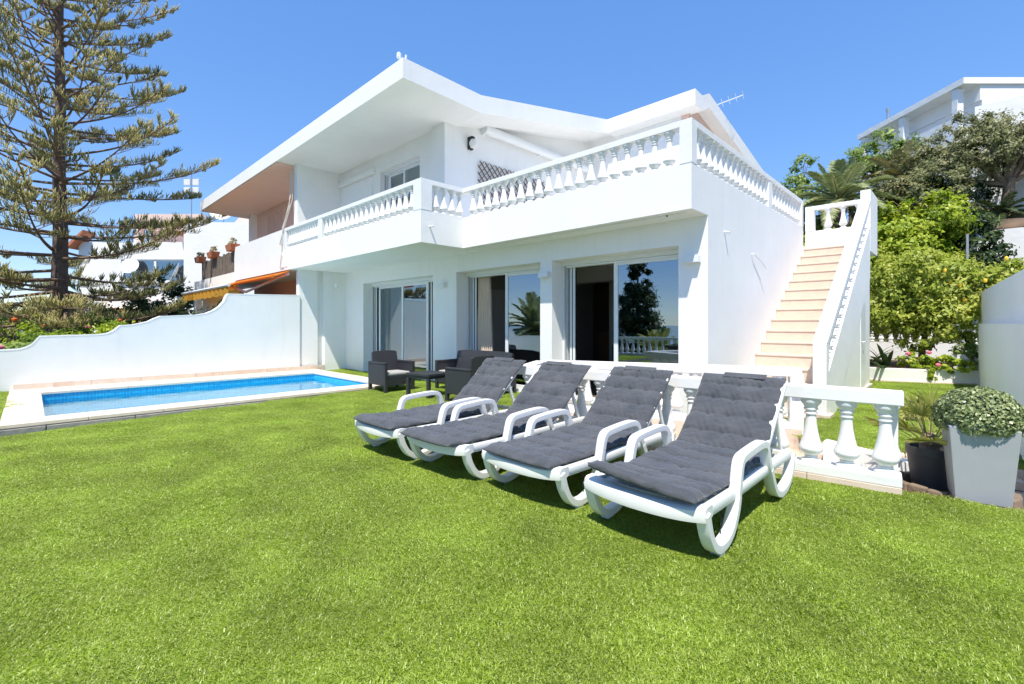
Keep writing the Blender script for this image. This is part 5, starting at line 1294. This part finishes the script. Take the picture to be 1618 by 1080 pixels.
# ------------------------------------------------------------ Norfolk pine
rg = random.Random(77); rn = np.random.default_rng(77)
TH = 19.0
pine = empty('pine_tree', (-23.6,.75,-.3)); tag(pine, 'tall Norfolk pine with tiered open branches beyond the pool wall', 'tree')
part('trunk', 'bark', lambda b: b.tube([(0.02*math.sin(z),.02*math.cos(z*1.3),z) for z in np.linspace(-.3,TH,30)], [lerp(.29,.05,(z/ TH)**.8) if z > 0 else .33 for z in np.linspace(-.3,TH,30)], 14), parent=pine, smooth=True)
bm_ = MB(); cp, cd, cl, ct = [], [], [], []            # rope-like twigs: base, direction, length, tint
def rope(p, d, L, t): cp.append(p); cd.append(d); cl.append(L); ct.append(t)
z = 1.9; k = 0
while z < TH-.5:
    nb_ = 9 if z < 2.8 else 7; a0 = rg.uniform(0,6.28)
    for i in range(nb_):
        if 2.8 < z < 5.4 and rg.random() < .22: continue
        az = a0 + 2*math.pi*i/nb_ + rg.uniform(-.22,.22); h = z + rg.uniform(-.26,.26)
        L = lerp(6.0, 1.0, (h/TH)**1.7)*rg.uniform(.62,.98); low = sstep(8, 2, h)
        rise = lerp(.26, -.03, low) + .16*sstep(8, 13, h) + rg.uniform(-.10,.10); tipup = rg.uniform(.15,.75)
        d = Vector((math.cos(az), math.sin(az), 0)); pts = []
        for j in range(13):
            s = j/12; pts.append(Vector((0,0,h)) + d*L*s + Vector((-d.y,d.x,0))*.10*L*math.sin(s*2+i)*.4 + Vector((0,0,L*(rise*s + tipup*.42*s**3 - .10*s))))
        r0 = lerp(.075,.03,h/TH); bm_.tube(pts, [lerp(r0,.010,(q/12)**.8) for q in range(13)], 5)
        tb_ = rg.uniform(.25,.75)
        nt_ = int(lerp(9,12,low)*L/5)+3
        for q in range(nt_):
            s0_ = lerp(.42,.24,low); s = s0_ + (1-s0_)*(q+.5)/nt_; kk = s*12; a = min(11, int(kk)); p = pts[a].lerp(pts[a+1], kk-a); t = (pts[a+1]-pts[a]).normalized()
            for sg in (-1,1):
                if rg.random() < .30: continue
                sl_ = L*.24*math.sin(math.pi*(.30+.62*s))*rg.uniform(.5,1.25); sd_ = (Vector((-d.y,d.x,0))*sg*rg.uniform(.55,1) + t*rg.uniform(.5,.9) + Vector((0,0,rg.uniform(-.15,.3)))).normalized()
                e_ = p + sd_*sl_; bm_.tube([p, p.lerp(e_,.55)+Vector((0,0,-.03)), e_], [.013,.010,.006], 4)
                m_ = rg.randint(13,20); tt_ = tb_ + rg.uniform(-.2,.25)
                for w in range(m_):
                    f = .25+.75*(w+.5)/m_; bp_ = p.lerp(e_, f)
                    dr = (sd_*rg.uniform(.0,.6) + Vector((0,0,rg.uniform(.7,1.2))) + Vector((rg.uniform(-.55,.55),rg.uniform(-.55,.55),0))).normalized()
                    rope(bp_, dr, rg.uniform(.12,.32)*lerp(1.1,.9,h/TH), tt_ + rg.uniform(-.15,.15))
        for w in range(34):
            bp_ = pts[12].lerp(pts[9], rg.random()); dr = ((pts[12]-pts[9]).normalized()*rg.uniform(.4,1) + Vector((rg.uniform(-.5,.5),rg.uniform(-.5,.5),rg.uniform(.2,1)))).normalized()
            rope(bp_, dr, rg.uniform(.14,.30), tb_+.18)
    z += lerp(.74,.60,z/TH); k += 1
bm_.build('branches', 'twig', pine, smooth=True)
Pn = np.array([tuple(p) for p in cp]); Dn = unit(np.array([tuple(p) for p in cd])); Ln = np.array(cl); Tn = np.clip(np.array(ct), 0, 1)
n = len(Pn); A_ = unit(np.cross(Dn, rn.normal(size=(n,3)))); B_ = np.cross(Dn, A_)
bend = np.array([0,0,1.0])*Ln[:,None]*.10
Vs = []; wd = .0145*(.75+.5*rn.random(n))
for (f, rr_) in ((0,.45),(.25,1.0),(.72,.85)):
    c = Pn + Dn*Ln[:,None]*f + bend*f*f
    for a in range(3):
        an = 2*math.pi*a/3; Vs.append(c + (A_*math.cos(an)+B_*math.sin(an))*(wd*rr_)[:,None])
Vs.append(Pn + Dn*Ln[:,None] + bend)
V = np.stack(Vs, 1).reshape(-1,3)
fc = []
for l in range(2):
    for a in range(3):
        fc += [[l*3+a, l*3+(a+1)%3, l*3+3+(a+1)%3], [l*3+a, l*3+3+(a+1)%3, l*3+3+a]]
for a in range(3): fc.append([6+a, 6+(a+1)%3, 9])
F = (np.arange(n)[:,None,None]*10 + np.array(fc)[None]).reshape(-1,3)
T = np.repeat(Tn, 10).reshape(-1,10); T[:,6:] += .12; T[:,9] += .12
o = link('needle_foliage', np_mesh('needle_foliage', V, F, np.clip(T,0,1).ravel()), 'leaf_pine', pine); tag(o, kind='stuff')
print('pine ropes', n)

# ------------------------------------------------------------ garden behind the viewpoint (seen in the glass)
ce_ = empty('cypress', (-13.6,-11.0,-3.2)); tag(ce_, 'broad dark conifer standing beyond the lawn edge balustrade', 'tree')
foliage('crown', 'leaf_dark', ce_, [(0,0,2.0,1.6,1.6,1.8),(0,0,3.6,1.5,1.5,1.6),(0,0,5.2,1.2,1.2,1.5),(.1,0,6.8,.8,.8,1.3),(0,0,8.0,.4,.4,.8)], 26000, .22, 91, clumps=60, spread=.2, aspect=.3)
part('trunk', 'bark', lambda b: b.tube([(0,0,-.6),(0,0,7.5)], [.25,.05], 10), parent=ce_)
ce2 = empty('cypress', (-20,-12.5,-3.9)); tag(ce2, 'smaller dark conifer to the seaward side of the broad one', 'tree')
foliage('crown', 'leaf_dark', ce2, [(0,0,2.0,1.4,1.4,1.8),(0,0,4.0,1.1,1.1,1.6),(0,0,5.6,.6,.6,1.2)], 9000, .22, 92, clumps=60, spread=.2, aspect=.3)
part('trunk', 'bark', lambda b: b.tube([(0,0,-.6),(0,0,5)], [.2,.05], 10), parent=ce2)
palm('palm_tree', (-17.5,-6.5,-1.3), 'bushy date palm below the lawn beyond the pool wall', 2.2, .3, 36, 3.0, .5, 95, rises=(-.2,1.4), nleaf=50, lw=.04)
palm('palm_tree', (-9.5,-5.4,-.9), 'low fan of palm fronds behind the lawn edge balustrade', .9, .2, 24, 1.6, .34, 96, m='leaf_fan', rises=(.0,1.3), nleaf=40, lw=.03)
